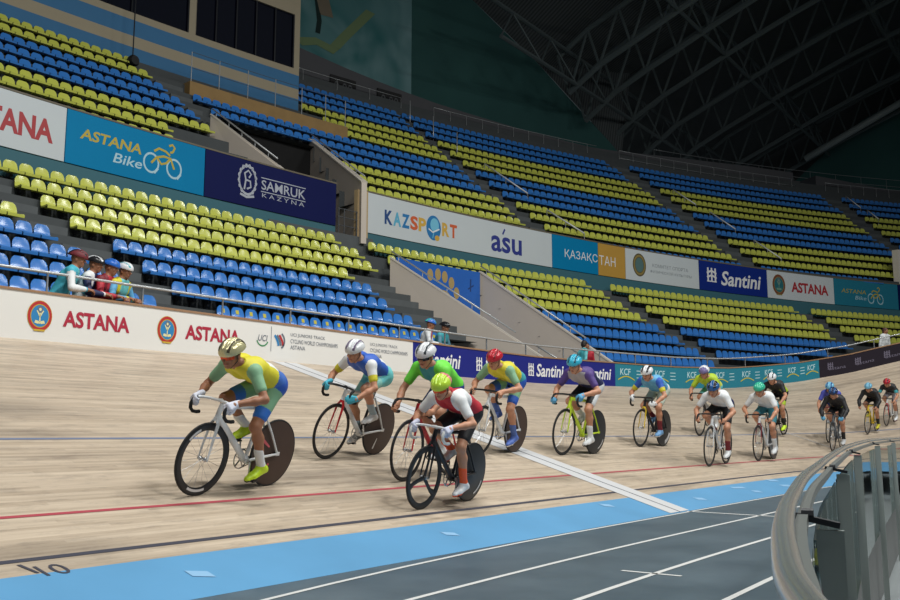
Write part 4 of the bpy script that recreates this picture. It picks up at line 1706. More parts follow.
SKIN = mat('skin', (196, 140, 110), 0.5, noise=0.04, scale=20)
SKIN_D = mat('skin_tanned', (160, 108, 80), 0.5, noise=0.05, scale=20)
LIPS = mat('lips', (150, 84, 76), 0.5)
EYEW = mat('eye', (40, 30, 28), 0.3)
HAIRM = mat('hair_dark', (36, 28, 24), 0.6)


class Body:
    """joint positions of one person in local metres (x forward, y left, z up)"""
    pass


def add_hand(F, wrist, fwd, side, palm_n, grip=1.0, s=1.0, thumb_side=1, infl=0.0):
    """palm, four unequal curling fingers and a thumb rooted at the side of the palm.
    fwd: along the hand, side: across the knuckles, palm_n: out of the palm (where the fingers curl to)"""
    w, f, a, n = np.array(wrist, float), unit(fwd), unit(side), unit(palm_n)
    for o, r in ((-0.024, 0.017), (0.0, 0.018), (0.024, 0.017)):
        F.cone(w + a * o * 0.6 * s, w + f * 0.085 * s + a * o * s, (r + infl) * s, (r * 0.86 + infl) * s, 0.012)
    lens = [(0.040, 0.026, 0.020), (0.045, 0.029, 0.021), (0.042, 0.027, 0.020), (0.033, 0.021, 0.018)]
    for q in range(4):
        k = w + f * (0.086 - 0.004 * abs(q - 1)) * s + a * (0.031 - 0.0205 * q) * thumb_side * s
        ang = 0.25
        p = k
        for j, l in enumerate(lens[q]):
            ang += (0.75, 0.95, 0.6)[j] * grip
            d = f * math.cos(ang) + n * math.sin(ang)
            e = p + d * l * s
            F.cone(p, e, (0.0095 - 0.0006 * j + infl) * s, (0.0088 - 0.0007 * j + infl) * s, 0.004)
            p = e
    t0 = w + f * 0.028 * s + a * 0.026 * thumb_side * s + n * 0.006
    t1 = t0 + (f * 0.7 + a * 0.55 * thumb_side + n * 0.35) * 0.042 * s
    t2 = t1 + (f * 0.75 + n * 0.65 * grip + a * 0.05 * thumb_side) * 0.034 * s
    F.cone(t0, t1, (0.013 + infl) * s, (0.011 + infl) * s, 0.010)
    F.cone(t1, t2, (0.0108 + infl) * s, (0.0092 + infl) * s, 0.004)


def add_head(F, c, fwd, up, s=1.0):
    """skull, jaw, brow, nose, cheeks, mouth, chin and ears"""
    c, f = np.array(c, float), unit(fwd)
    u = unit(np.array(up) - f * (np.array(up) @ f))
    l = np.cross(u, f)
    ax = [f, l, u]
    P = lambda a, b, d: c + f * a * s + l * b * s + u * d * s
    F.ell(P(-0.008, 0, 0.022), ax, (0.098 * s, 0.076 * s, 0.098 * s), 0.02)
    F.ell(P(0.030, 0, -0.045), ax, (0.062 * s, 0.056 * s, 0.070 * s), 0.03)
    F.ell(P(0.062, 0, -0.096), ax, (0.024 * s, 0.027 * s, 0.020 * s), 0.02)
    F.cone(P(0.084, -0.03, 0.022), P(0.084, 0.03, 0.022), 0.012 * s, 0.012 * s, 0.015)
    F.cone(P(0.090, 0, 0.010), P(0.116, 0, -0.030), 0.009 * s, 0.013 * s, 0.008)
    for b in (-1, 1):
        F.ell(P(0.094, 0.031 * b, 0.002), ax, (0.012 * s, 0.017 * s, 0.011 * s), 0.008, True)
        F.ell(P(0.080, 0.031 * b, 0.001), ax, (0.012 * s, 0.013 * s, 0.010 * s), 0.002)
        F.ell(P(0.066, 0.042 * b, -0.030), ax, (0.020 * s, 0.018 * s, 0.016 * s), 0.015)
        F.ell(P(-0.008, 0.078 * b, -0.012), ax, (0.019 * s, 0.009 * s, 0.032 * s), 0.004)
    F.cone(P(0.088, -0.020, -0.064), P(0.088, 0.020, -0.064), 0.0095 * s, 0.0095 * s, 0.006)
    F.cone(P(0.100, -0.024, -0.0635), P(0.100, 0.024, -0.0635), 0.0032 * s, 0.0032 * s, 0.002, True)
    return P, ax


def helmet_fields(c, ax, h, s=1.0):
    """vented road helmet as a shell, with an added black liner below"""
    f, l, u = ax
    P = lambda a, b, d: c + f * a * s + l * b * s + u * d * s
    r = 0.185 * s
    H = Field(c - r * 1.15, c + r * 1.15, h)
    H.ell(P(-0.012, 0, 0.040), ax, (0.142 * s, 0.104 * s, 0.110 * s), 0.0)
    H.ell(P(-0.085, 0, 0.030), ax, (0.075 * s, 0.082 * s, 0.070 * s), 0.03)
    H.ell(P(-0.012, 0, 0.018), ax, (0.116 * s, 0.086 * s, 0.098 * s), 0.0, True)
    # cut along the brow line, lower at the back
    nrm = unit(-u * 1.0 - f * 0.16)
    p0 = P(0, 0, 0.030)
    H.cut(p0, nrm)
    for b, x0, x1 in ((0.0, 0.105, -0.02), (0.040, 0.100, -0.03), (-0.040, 0.100, -0.03), (0.074, 0.055, -0.06), (-0.074, 0.055, -0.06), (0.028, -0.055, -0.125), (-0.028, -0.055, -0.125), (0.064, -0.08, -0.125), (-0.064, -0.08, -0.125)):
        def top(x):
            q = max(0.0, 1 - ((x + 0.012) / 0.142) ** 2 - (b / 0.104) ** 2)
            return 0.040 + 0.110 * math.sqrt(q)
        xm = (x0 + x1) / 2
        for xa, xb in ((x0, xm), (xm, x1)):
            H.cone(P(xa, b, top(xa) + 0.004), P(xb, b, top(xb) + 0.004), 0.0125 * s, 0.0125 * s, 0.0, True)
    L = Field(c - r * 1.15, c + r * 1.15, h)  # black dome put inside, its colour standing for shade in the vents
    L.ell(P(-0.012, 0, 0.030), ax, (0.128 * s, 0.094 * s, 0.107 * s), 0.0)
    L.cut(P(0, 0, 0.036), nrm)
    return H, L


def torso_cones(F, B, infl=0.0, k=0.05):
    y = np.array([0, 1.0, 0])
    for b in (-1, 1):
        o = B.latv * b
        F.cone(B.pelvis + o * 0.075, B.waist + o * 0.058, 0.107 + infl, 0.092 + infl, k)
        F.cone(B.waist + o * 0.058, B.chest + o * 0.078, 0.092 + infl, 0.103 + infl, k)
        F.cone(B.chest + o * 0.078, B.neck0 + o * 0.055, 0.100 + infl, 0.066 + infl, k)
        F.cone(B.chest + (B.neck0 - B.chest) * 0.6 + o * 0.09, B.sh[b], 0.068 + infl, 0.053 + infl, k)
        F.ell(B.hip[b] + (B.pelvis - B.hip[b]) * 0.2 - B.spdir * 0.02, np.eye(3), (0.112 + infl, 0.098 + infl, 0.108 + infl), k)


def limbs_arm(F, B, b, infl=0.0, upto=1.0, k=0.02):
    S, E, W = B.sh[b], B.el[b], B.wr[b]
    if upto <= 1.0:
        F.cone(S, S + (E - S) * upto, 0.051 + infl, 0.051 - 0.014 * upto + infl, 0.03)
    else:
        F.cone(S, E, 0.051 + infl, 0.037 + infl, 0.03)
        q = upto - 1
        F.cone(E, E + (W - E) * min(q, 0.35), 0.037 + infl, 0.040 + infl, k)
        if q > 0.35:
            F.cone(E + (W - E) * 0.35, E + (W - E) * q, 0.040 + infl, 0.040 - 0.015 * (q - 0.35) / 0.65 + infl, k)


def limbs_leg(F, B, b, infl=0.0, a=0.0, upto=2.0, k=0.03):
    H, K, A = B.hip[b], B.kn[b], B.an[b]
    if a < 1:
        u = min(upto, 1.0)
        r0, r1 = 0.086, 0.056
        F.cone(H + (K - H) * a, H + (K - H) * u, r0 + (r1 - r0) * a + infl, r0 + (r1 - r0) * u + infl, 0.05)
        if u == 1.0:
            F.ell(K, np.eye(3), (0.052 + infl, 0.052 + infl, 0.054 + infl), 0.02)
    if upto > 1:
        q0, q1 = max(a - 1, 0), upto - 1
        D = A - K
        back = unit(np.cross(D, B.latv)) * 0.016
        if (back @ B.fdir) > 0:
            back = -back
        if q0 < 0.4:
            F.cone(K + D * max(q0, 0.02) + back * 0.4, K + D * 0.32 + back, 0.047 + infl, 0.053 + infl, k)
            F.cone(K + D * 0.32 + back, K + D * min(q1, 1), 0.052 + infl, 0.034 + infl, k)
        else:
            F.cone(K + D * q0, K + D * q1, 0.052 - 0.016 * q0 + infl, 0.035 + infl, k)
    return


def add_foot(F, B, b, infl=0.0):
    A, T = B.an[b], B.toe[b]
    d = unit(T - A)
    heel = A - B.footup[b] * 0.055 - B.footdir[b] * 0.045
    ball = A - B.footup[b] * 0.075 + B.footdir[b] * 0.12
    tip = A - B.footup[b] * 0.078 + B.footdir[b] * 0.19
    F.cone(A, heel, 0.038 + infl, 0.033 + infl, 0.02)
    F.cone(A - B.footup[b] * 0.03, ball, 0.040 + infl, 0.032 + infl, 0.03)
    F.cone(heel, ball + B.latv * 0.012, 0.031 + infl, 0.030 + infl, 0.02)
    F.cone(heel, ball - B.latv * 0.012, 0.031 + infl, 0.030 + infl, 0.02)
    F.cone(ball + B.latv * 0.010, tip, 0.031 + infl, 0.022 + infl, 0.02)
    F.cone(ball - B.latv * 0.010, tip, 0.031 + infl, 0.022 + infl, 0.02)
# ================================================================== TRACK BIKES
TYRE = mat('tyre_rubber', (30, 30, 32), 0.7)
CARBON = mat('carbon_black', (28, 28, 31), 0.4)
SILVER = mat('alloy_silver', (190, 192, 196), 0.3, 0.9)
CHAINM = mat('chain_steel', (120, 116, 108), 0.4, 0.9)
TAPEB = mat('bar_tape_black', (26, 26, 28), 0.8)
TAPEW = mat('bar_tape_white', (224, 224, 222), 0.7)
SADDLEM = mat('saddle_black', (24, 24, 26), 0.6)
DISC_BROWN = mat('disc_brown', (70, 52, 44), 0.55, noise=0.15, scale=5)
DISC_BLACK = mat('disc_black', (34, 36, 40), 0.35, noise=0.1, scale=3)
DECALW = mat('decal_white', (214, 214, 216), 0.5)
DECALP = mat('decal_pink', (206, 96, 104), 0.5)
WR_ = 0.335
FA, RA, BBP = Vector((0.49, 0, WR_)), Vector((-0.49, 0, WR_)), Vector((-0.085, 0, 0.285))
HT0, HT1 = Vector((0.405, 0, 0.70)), Vector((0.365, 0, 0.835))
SC0 = Vector((-0.225, 0, 0.80))


def aero(mb, pts, rads, flat, mi=0, n=10):
    mb.tube(pts, rads, n, mi, True, flat, up=None)


def wheel_part(bike, name, kind, axle, rimcol, decal):
    """wheel as rim or disc (the part) with tyre, spokes, hub and decals as pieces of it"""
    c = tuple(axle)
    mb = MB()
    if kind == 'disc':
        mb.lathe_y([(0.0, -0.030), (0.06, -0.026), (0.30, -0.012), (0.318, -0.010), (0.318, 0.010), (0.30, 0.012), (0.06, 0.026), (0.0, 0.030)], 48, c, closed=False)
    elif kind == 'deep':
        mb.lathe_y([(0.318, -0.010), (0.318, 0.010), (0.300, 0.012), (0.262, 0.004), (0.262, -0.004), (0.300, -0.012)], 48, c)
    elif kind == 'tri':
        mb.lathe_y([(0.318, -0.010), (0.318, 0.010), (0.300, 0.011), (0.268, 0.006), (0.268, -0.006), (0.300, -0.011)], 48, c)
        for k in range(3):
            a = R(100 + 120 * k)
            d = Vector((math.cos(a), 0, math.sin(a)))
            e = Vector((-d.z, 0, d.x))
            mb.tube([axle, axle + d * 0.10 + e * 0.012, axle + d * 0.20 + e * 0.02, axle + d * 0.285], [0.030, 0.024, 0.026, 0.040], 8, 0, True, 0.25, up=e)
    else:
        mb.lathe_y([(0.318, -0.009), (0.318, 0.009), (0.306, 0.010), (0.292, 0.004), (0.292, -0.004), (0.306, -0.010)], 48, c)
    w = mb.build(name, rimcol, bike, smooth='auto')
    mb = MB()
    n = 10
    mb.lathe_y([(0.3255 + 0.0105 * math.cos(2 * math.pi * k / n), 0.0105 * math.sin(2 * math.pi * k / n)) for k in range(n)], 48, c)
    mb.build('tyre', TYRE, w, smooth=True)
    if kind in ('deep', 'spoke'):
        mb = MB()
        n = 18 if kind == 'deep' else 22
        ri = 0.262 if kind == 'deep' else 0.292
        for k in range(n):
            a = 2 * math.pi * k / n
            b = a + (0.5 if k % 4 < 2 else -0.5)
            s = 0.022 if k % 2 else -0.022
            mb.tube([axle + Vector((0.02 * math.cos(b), s, 0.02 * math.sin(b))), axle + Vector((ri * math.cos(a), 0, ri * math.sin(a)))], 0.0016, 4, 0, False)
        mb.build('spokes', SILVER, w)
    mb = MB()
    mb.lathe_y([(0.0, -0.055), (0.014, -0.055), (0.014, -0.04), (0.024, -0.032), (0.015, -0.02), (0.015, 0.02), (0.024, 0.032), (0.014, 0.04), (0.014, 0.055), (0.0, 0.055)], 14, c, closed=False)
    mb.build('hub', SILVER if kind != 'disc' else CARBON, w, smooth='auto')
    if decal:
        mb = MB()
        for sgn in (-1, 1):
            for a0, a1, r0, r1 in decal[1]:
                ang = [R(a0 + (a1 - a0) * q / 8) for q in range(9)]
                off = (lambda r: sgn * ((0.030 - (r - 0.06) * 0.0583 + 0.0015) if kind == 'disc' else 0.0125))
                mb.grid([[(c[0] + r * math.cos(a), off(r), c[2] + r * math.sin(a)) for r in (r0, (r0 + r1) / 2, r1)] for a in ang])
        mb.build('decal', decal[0], w)
    return w


def make_bike(label, M, frame, fork=None, front='spoke', rear='disc', rearcol=None, bar=None, tape=None, crank=90, decal_f=None, decal_r=None, seat_tube=None, aerobar=False):
    fork = fork or frame
    bike = thing('track_bike', label, 'bicycle', group=None, matrix=M)
    f = MB()
    f.tube([HT0 + Vector((0.004, 0, 0.0)), HT1], 0.024, 12, up=(1, 0, 0))
    f.tube([HT0 + Vector((-0.005, 0, 0.03)), BBP + Vector((0.01, 0, 0.01))], [0.034, 0.036], 12, 0, True, 0.55)
    f.tube([HT1 + Vector((0, 0, -0.02)), SC0 + Vector((0, 0, -0.01))], [0.024, 0.020], 12, 0, True, 0.7)
    f.tube([BBP + Vector((0, -0.04, 0)), BBP + Vector((0, 0.04, 0))], 0.028, 12)
    for s in (-1, 1):
        f.tube([BBP + Vector((-0.03, 0.022 * s, 0)), Vector((-0.25, 0.045 * s, 0.31)), RA + Vector((0.0, 0.058 * s, 0))], [0.016, 0.014, 0.011], 8)
        f.tube([SC0 + Vector((-0.01, 0.018 * s, -0.06)), Vector((-0.36, 0.045 * s, 0.55)), RA + Vector((0, 0.058 * s, 0))], [0.013, 0.011, 0.010], 8)
        f.box(RA + Vector((-0.005, 0.058 * s, 0)), (0.055, 0.007, 0.035))
    fo = f.build('frame', frame, bike, smooth='auto')
    mb = MB()
    mb.tube([BBP, SC0 + Vector((-0.006, 0, 0.02))], [0.024, 0.024], 12, 0, True, 0.6, up=(1, 0, 0))
    mb.build('seat_tube', seat_tube or frame, fo, smooth='auto')
    mb = MB()
    mb.tube([HT0 + Vector((0, 0, 0.01)), HT0 + Vector((0.005, 0, -0.02))], 0.03, 10)
    for s in (-1, 1):
        mb.tube([HT0 + Vector((0.004, 0.012 * s, 0)), HT0 + Vector((0.018, 0.044 * s, -0.05)), Vector((0.468, 0.052 * s, 0.45)), FA + Vector((0, 0.055 * s, 0))], [0.022, 0.019, 0.013, 0.010], 10, 0, True, 0.6, up=(1, 0, 0))
    mb.build('fork', fork, bike, smooth='auto')
    wheel_part(bike, 'front_wheel', front, FA, CARBON, decal_f)
    wheel_part(bike, 'rear_wheel', rear, RA, rearcol or (DISC_BLACK if rear == 'disc' else CARBON), decal_r)
    mb = MB()
    mb.tube([HT1 + Vector((-0.004, 0, 0.015)), Vector((0.385, 0, 0.872)), Vector((0.435, 0, 0.872))], 0.016, 10)
    mb.build('stem', bar or CARBON, bike, smooth='auto')
    bend = []
    for s in (1, -1):
        P = [Vector((0.435, 0, 0.872)), Vector((0.437, 0.10 * s, 0.872)), Vector((0.450, 0.165 * s, 0.868)), Vector((0.490, 0.195 * s, 0.862)), Vector((0.530, 0.200 * s, 0.845)), Vector((0.552, 0.202 * s, 0.805)), Vector((0.545, 0.204 * s, 0.760)), Vector((0.510, 0.206 * s, 0.728)), Vector((0.455, 0.208 * s, 0.720)), Vector((0.420, 0.208 * s, 0.722))]
        bend.append(P)
    mb = MB()
    for P in bend:
        mb.tube(P, 0.0135, 10)
    hb = mb.build('handlebar', bar or CARBON, bike, smooth='auto')
    for P in bend:
        mb = MB()
        mb.tube(P[3:], 0.0165, 10)
        mb.build('bar_tape', tape or TAPEB, hb, smooth='auto')
    mb = MB()
    mb.tube([SC0, Vector((-0.262, 0, 0.935))], 0.0145, 10)
    mb.build('seatpost', CARBON, bike, smooth='auto')
    mb = MB()
    L, top = [], []
    for x, w in ((-0.385, 0.02), (-0.375, 0.055), (-0.34, 0.072), (-0.29, 0.066), (-0.23, 0.038), (-0.16, 0.020), (-0.115, 0.014), (-0.105, 0.004)):
        zt = 0.958 + 0.012 * max(0, (-0.30 - x) / 0.08)
        row = [(x, -w, zt - 0.022), (x, -w * 0.8, zt - 0.004), (x, -w * 0.3, zt), (x, w * 0.3, zt), (x, w * 0.8, zt - 0.004), (x, w, zt - 0.022), (x, w * 0.4, zt - 0.032), (x, -w * 0.4, zt - 0.032), (x, -w, zt - 0.022)]
        L.append(row)
    mb.grid(L)
    mb.build('saddle', SADDLEM, bike, smooth='auto')
    # cranks: left crank at angle crank (0 forward, 90 down)
    a = R(crank)
    dl = Vector((math.cos(a), 0, -math.sin(a)))
    mb = MB()
    mb.lathe_y([(0.098, -0.052), (0.098, -0.047), (0.086, -0.046), (0.086, -0.053)], 36, tuple(BBP))
    for k in range(5):
        b = a + 2 * math.pi * k / 5
        mb.bar(BBP + Vector((0, -0.05, 0)), BBP + Vector((0.09 * math.cos(b), -0.05, 0.09 * math.sin(b))), 0.014, 0.006)
    mb.tube([BBP + Vector((0, -0.06, 0)), BBP + Vector((0, 0.06, 0))], 0.015, 10)
    for s in (1, -1):
        mb.tube([BBP + Vector((0, 0.068 * s, 0)), BBP + dl * (0.168 * s) + Vector((0, 0.076 * s, 0))], [0.015, 0.011], 8, 0, True, 0.6)
    ck = mb.build('crankset', SILVER if rear != 'spoke' else CARBON, bike, smooth='auto')
    for s in (1, -1):
        p = BBP + dl * (0.168 * s)
        mb = MB()
        mb.box(p + Vector((0.0, 0.125 * s, 0)), (0.07, 0.075, 0.018))
        mb.tube([p + Vector((0, 0.076 * s, 0)), p + Vector((0, 0.16 * s, 0))], 0.006, 6)
        mb.build('pedal', CARBON, ck)
    mb = MB()
    up_ = [BBP + Vector((0, -0.05, 0.097)), RA + Vector((0.005, -0.05, 0.032))]
    lo_ = [BBP + Vector((0, -0.05, -0.097)), RA + Vector((0.005, -0.05, -0.032))]
    mb.tube(up_, 0.005, 4)
    mb.tube(lo_, 0.005, 4)
    mb.lathe_y([(0.034, -0.053), (0.034, -0.047), (0.02, -0.047), (0.02, -0.053)], 16, tuple(RA))
    mb.build('chain', CHAINM, bike)
    return bike


# ================================================================== RIDERS
def rider_body(p):
    B = Body()
    B.fdir, B.latv = np.array([1., 0, 0]), np.array([0, 1., 0])
    tau = R(p.get('torso', 24))
    B.spdir = np.array([math.cos(tau), 0, math.sin(tau)])
    up = np.array([-math.sin(tau), 0, math.cos(tau)])
    B.spup = up
    px0 = p.get('hipx', -0.225)
    B.pelvis = np.array([px0, 0, 1.055])
    B.waist = B.pelvis + B.spdir * 0.17 + up * 0.030
    B.chest = B.pelvis + B.spdir * 0.36 + up * 0.025
    B.neck0 = B.pelvis + B.spdir * 0.50 + up * 0.010
    sway = p.get('sway', 0.0)
    B.hip = {s: np.array([px0 - 0.005, 0.085 * s, 1.015]) for s in (1, -1)}
    B.sh = {s: B.pelvis + B.spdir * 0.455 - up * 0.01 + np.array([0, 0.172 * s, 0]) for s in (1, -1)}
    # hands
    hm = p.get('hands', 'drop')
    B.wr, B.el, B.hf, B.hs, B.hn = {}, {}, {}, {}, {}
    for s in (1, -1):
        m = hm if isinstance(hm, str) else hm[0 if s == 1 else 1]
        if m == 'drop':
            W, f, n = np.array([0.462, 0.212 * s, 0.800]), np.array([0.86, 0, -0.5]), np.array([0.35, -0.1 * s, -0.9])
            W, f, n = np.array([0.455, 0.225 * s, 0.775]), np.array([0.97, -0.05 * s, 0.02]), np.array([0.10, -1.0 * s, -0.15])
        elif m == 'hood':
            W, f, n = np.array([0.440, 0.222 * s, 0.882]), np.array([0.95, -0.05 * s, -0.28]), np.array([-0.15, -0.75 * s, -0.65])
        else:
            W, f, n = np.array([0.372, 0.150 * s, 0.925]), np.array([0.88, -0.15 * s, -0.42]), np.array([-0.42, 0, -0.9])
        B.wr[s], B.hf[s], B.hn[s] = W, unit(f), unit(n)
        B.hs[s] = unit(np.cross(B.hn[s], B.hf[s]))
        B.el[s] = two_bone(B.sh[s], W, 0.285, 0.265, np.array([-0.15, p.get('elbow', 0.75) * s, -0.75]))
    # legs
    a = R(p.get('crank', 90))
    B.kn, B.an, B.toe, B.footdir, B.footup = {}, {}, {}, {}, {}
    for s in (1, -1):
        d = np.array([math.cos(a), 0, -math.sin(a)]) * s
        pedal = np.array(BBP) + d * 0.168 + np.array([0, 0.122 * s, 0.0])
        pit = R(p.get('toe', 14) + 8 * (-d[0]))
        fd, fu = np.array([math.cos(pit), 0, -math.sin(pit)]), np.array([math.sin(pit), 0, math.cos(pit)])
        an = pedal + fu * (0.040 + 0.075) - fd * 0.12
        B.an[s], B.footdir[s], B.footup[s], B.toe[s] = an, fd, fu, an + fd * 0.2
        B.kn[s] = two_bone(B.hip[s], an, 0.445, 0.430, np.array([1.0, 0.10 * s + p.get('knee', 0) * s, 0.25]))
    # head
    hp, hy = R(p.get('headp', 18)), R(p.get('heady', 0))
    B.headf = np.array([math.cos(hp) * math.cos(hy), math.cos(hp) * math.sin(hy), -math.sin(hp)])
    B.headu = np.array([math.sin(hp), 0, math.cos(hp)])
    B.headc = B.neck0 + B.spdir * 0.105 + np.array([0.025, 0.03 * math.sin(hy), 0.062 + p.get('headz', 0)])
    return B


def body_field(B, h, lo, hi):
    F = Field(lo, hi, h)
    torso_cones(F, B)
    F.cone(B.neck0, B.headc - B.headu * 0.04 - B.headf * 0.02, 0.062, 0.056, 0.03)
    P, ax = add_head(F, B.headc, B.headf, B.headu)
    for s in (1, -1):
        limbs_arm(F, B, s, 0, 2.0)
        limbs_leg(F, B, s, 0, 0, 2.0)
        add_foot(F, B, s, -0.006)
        add_hand(F, B.wr[s], B.hf[s], B.hs[s], B.hn[s], 0.95, 1.0, B.thumb[s] if hasattr(B, 'thumb') else 1)
        F.cone(B.wr[s] - B.hf[s] * 0.02, B.wr[s] + B.hf[s] * 0.02, 0.027, 0.027, 0.02)
    return F, P, ax


def face_paint(P, B):
    e = [P(0.096, 0.031 * b, 0.002) for b in (-1, 1)]
    m = P(0.102, 0, -0.064)

    def paint(C):
        out = np.zeros(len(C), int)
        for q in e:
            out[np.linalg.norm(C - q, axis=1) < 0.0135] = 1
        out[np.linalg.norm((C - m) * np.array([1, 0.55, 1.6]), axis=1) < 0.016] = 2
        return out
    return paint


def glasses(person, B, P, ax, lens, name='glasses'):
    mb = MB()
    rows = []
    for k in range(15):
        a = R(-62 + 124 * k / 14)
        rr = 0.108
        drop = 0.010 * abs(math.cos(a * 1.45)) ** 3 if abs(k - 7) < 2 else 0
        rows.append([P(rr * math.cos(a) + 0.006, rr * 0.80 * math.sin(a), z) for z in (-0.024 + drop * 1.6 + 0.010 * abs(a), -0.002, 0.022)])
    mb.grid([[Vector(q) for q in r] for r in rows])
    g = mb.build(name, lens, person, smooth=True)
    mb = MB()
    mb.tube([Vector(r[2]) for r in rows], 0.0035, 5)
    for s in (-1, 1):
        a = R(62 * s)
        mb.tube([Vector(P(0.108 * math.cos(a) + 0.006, 0.0864 * math.sin(a), 0.016)), Vector(P(-0.01, 0.083 * s, 0.012))], 0.0035, 5)
    mb.build('glasses_frame', CARBON, g)


def make_rider(p, M):
    """one person in racing kit on the bike's local frame"""
    h = p.get('h', 0.010)
    B = rider_body(p)
    B.thumb = {1: -1, -1: 1}
    lo, hi = (-0.46, -0.43, 0.02), (0.68, 0.43, 1.66)
    person = thing('person', p['label'], 'person', group=None, matrix=M)
    F, P, ax = body_field(B, h, lo, hi)
    figure_mesh('body', F, [p.get('skin', SKIN), EYEW, LIPS], person, face_paint(P, B))
    # jersey
    J = Field(lo, hi, h)
    torso_cones(J, B, 0.010)
    for s in (1, -1):
        limbs_arm(J, B, s, 0.011, p.get('sleeve', 0.62))
    J.cut(B.pelvis + B.spdir * -0.02, -B.spdir)
    J.cut(B.neck0 + B.spdir * 0.055 + B.spup * 0.0, unit(B.spdir + np.array([0.0, 0, 0.35])))

    def coords(C):
        t = ((C - B.pelvis) @ B.spdir) / 0.5
        o = (C - B.pelvis) @ B.spup
        arm = np.full(len(C), 9.0)
        along = np.zeros(len(C))
        for s in (1, -1):
            S_, E_ = B.sh[s], B.el[s]
            d = E_ - S_
            q = np.clip(((C - S_) @ d) / (d @ d), 0, 1.2)
            dist = np.linalg.norm(C - S_ - q[:, None] * d, axis=1)
            m = (np.abs(C[:, 1]) > 0.135) & (C[:, 1] * s > 0)
            arm = np.where(m, np.minimum(arm, dist), arm)
            along = np.where(m, q, along)
        return t, o, C[:, 1], arm < 0.078, along
    figure_mesh('jersey', J, p['jersey'], person, lambda C: p['jpaint'](*coords(C)))
    # shorts
    Sx = Field(lo, hi, h)
    for b in (-1, 1):
        o = B.latv * b
        Sx.cone(B.pelvis + o * 0.075, B.pelvis + (B.waist - B.pelvis) * 0.4 + o * 0.066, 0.112, 0.102, 0.05)
        Sx.ell(B.hip[b] + (B.pelvis - B.hip[b]) * 0.2 - B.spdir * 0.02, np.eye(3), (0.120, 0.106, 0.116), 0.05)
        limbs_leg(Sx, B, b, 0.009, 0.0, p.get('short', 0.74), 0.03)

    def legcoords(C):
        u = np.zeros(len(C))
        for s in (1, -1):
            d = B.kn[s] - B.hip[s]
            q = ((C - B.hip[s]) @ d) / (d @ d)
            u = np.where(C[:, 1] * s > 0, q, u)
        return u, C[:, 1], C[:, 2]
    figure_mesh('shorts', Sx, p['shorts'], person, lambda C: p['spaint'](*legcoords(C)))
    # helmet
    H, L = helmet_fields(B.headc, ax, min(h, 0.009), 1.04)

    def hp(C):
        q = C - B.headc
        return p['hpaint'](q @ ax[0], q @ ax[1], q @ ax[2])
    he = figure_mesh('helmet', H, p['helmet'], person, hp)
    figure_mesh('helmet_vent_shade', L, p.get('vent_shade', CARBON), he)
    mb = MB()
    for s in (-1, 1):
        mb.tube([Vector(P(0.02, 0.080 * s, 0.02)), Vector(P(0.012, 0.074 * s, -0.05)), Vector(P(0.045, 0.02 * s, -0.118))], 0.004, 5)
    mb.build('helmet_strap', CARBON, he)
    if p.get('glasses'):
        glasses(person, B, P, ax, p['glasses'])
    for s in (1, -1):
        if p.get('gloves'):
            G = Field(B.wr[s] - 0.16, B.wr[s] + 0.16, h)
            add_hand(G, B.wr[s], B.hf[s], B.hs[s], B.hn[s], 0.95, 1.0, B.thumb[s], 0.004)
            G.cone(B.wr[s] - B.hf[s] * 0.03, B.wr[s] + B.hf[s] * 0.01, 0.032, 0.032, 0.01)
            figure_mesh('glove', G, p['gloves'], person)
        K = Field(np.minimum(B.an[s], B.kn[s]) - 0.14, np.maximum(B.an[s], B.kn[s]) + 0.14, h)
        limbs_leg(K, B, s, 0.005, 1.0 + p.get('sock', 0.62), 2.0)
        K.ell(B.an[s], np.eye(3), (0.042, 0.042, 0.042), 0.02)
        figure_mesh('sock', K, p['socks'], person)
        A = B.an[s]
        Fo = Field(A - np.array([0.14, 0.09, 0.20]), A + np.array([0.28, 0.09, 0.09]), h)
        add_foot(Fo, B, s, 0.004)
        Fo.cut(A + B.footup[s] * 0.012, B.footup[s])
        sh = p['shoes']
        figure_mesh('shoe', Fo, sh, person, (lambda C, A=A, s=s: ((C - A) @ B.footup[s] < -0.082).astype(int)) if isinstance(sh, (list, tuple)) else None)
    return person


K = lambda name, rgb, rough=0.6: mat('kit_' + name, rgb, rough)
ONE = lambda *a: np.zeros(len(a[0]), int)


def jp(sleeve=1, lower=None, lo_t=0.35, patch=None, cuff=None, side=None, shoulder=None):
    """kit layout: 0 body, then the given slots for sleeves, lower back, race number, cuffs, sides, shoulder yoke"""
    def f(t, o, y, arm, along):
        out = np.zeros(len(t), int)
        if lower is not None:
            out[t < lo_t] = lower
        if side is not None:
            out[(o < -0.02) & (~arm)] = side
        if shoulder is not None:
            out[(t > 0.74) & (~arm)] = shoulder
        if patch is not None:
            out[(t > 0.16) & (t < 0.48) & (o > 0.05) & (np.abs(y) > 0.02) & (np.abs(y) < 0.14)] = patch
        if sleeve is not None:
            out[arm] = sleeve
        if cuff is not None:
            out[arm & (along > 0.46)] = cuff
        return out
    return f


def sp(leg=None, cut=0.25, hem=None, side=None):
    def f(u, y, z):
        out = np.zeros(len(u), int)
        if leg is not None:
            out[u > cut] = leg
        if side is not None:
            out[np.abs(y) > 0.145] = side
        if hem is not None:
            out[u > 0.58] = hem
        return out
    return f


def hstripe(w=0.018, n=1):
    return lambda x, y, z: ((np.abs(np.abs(y) - 0.05) < w) & (z > 0.06)).astype(int)


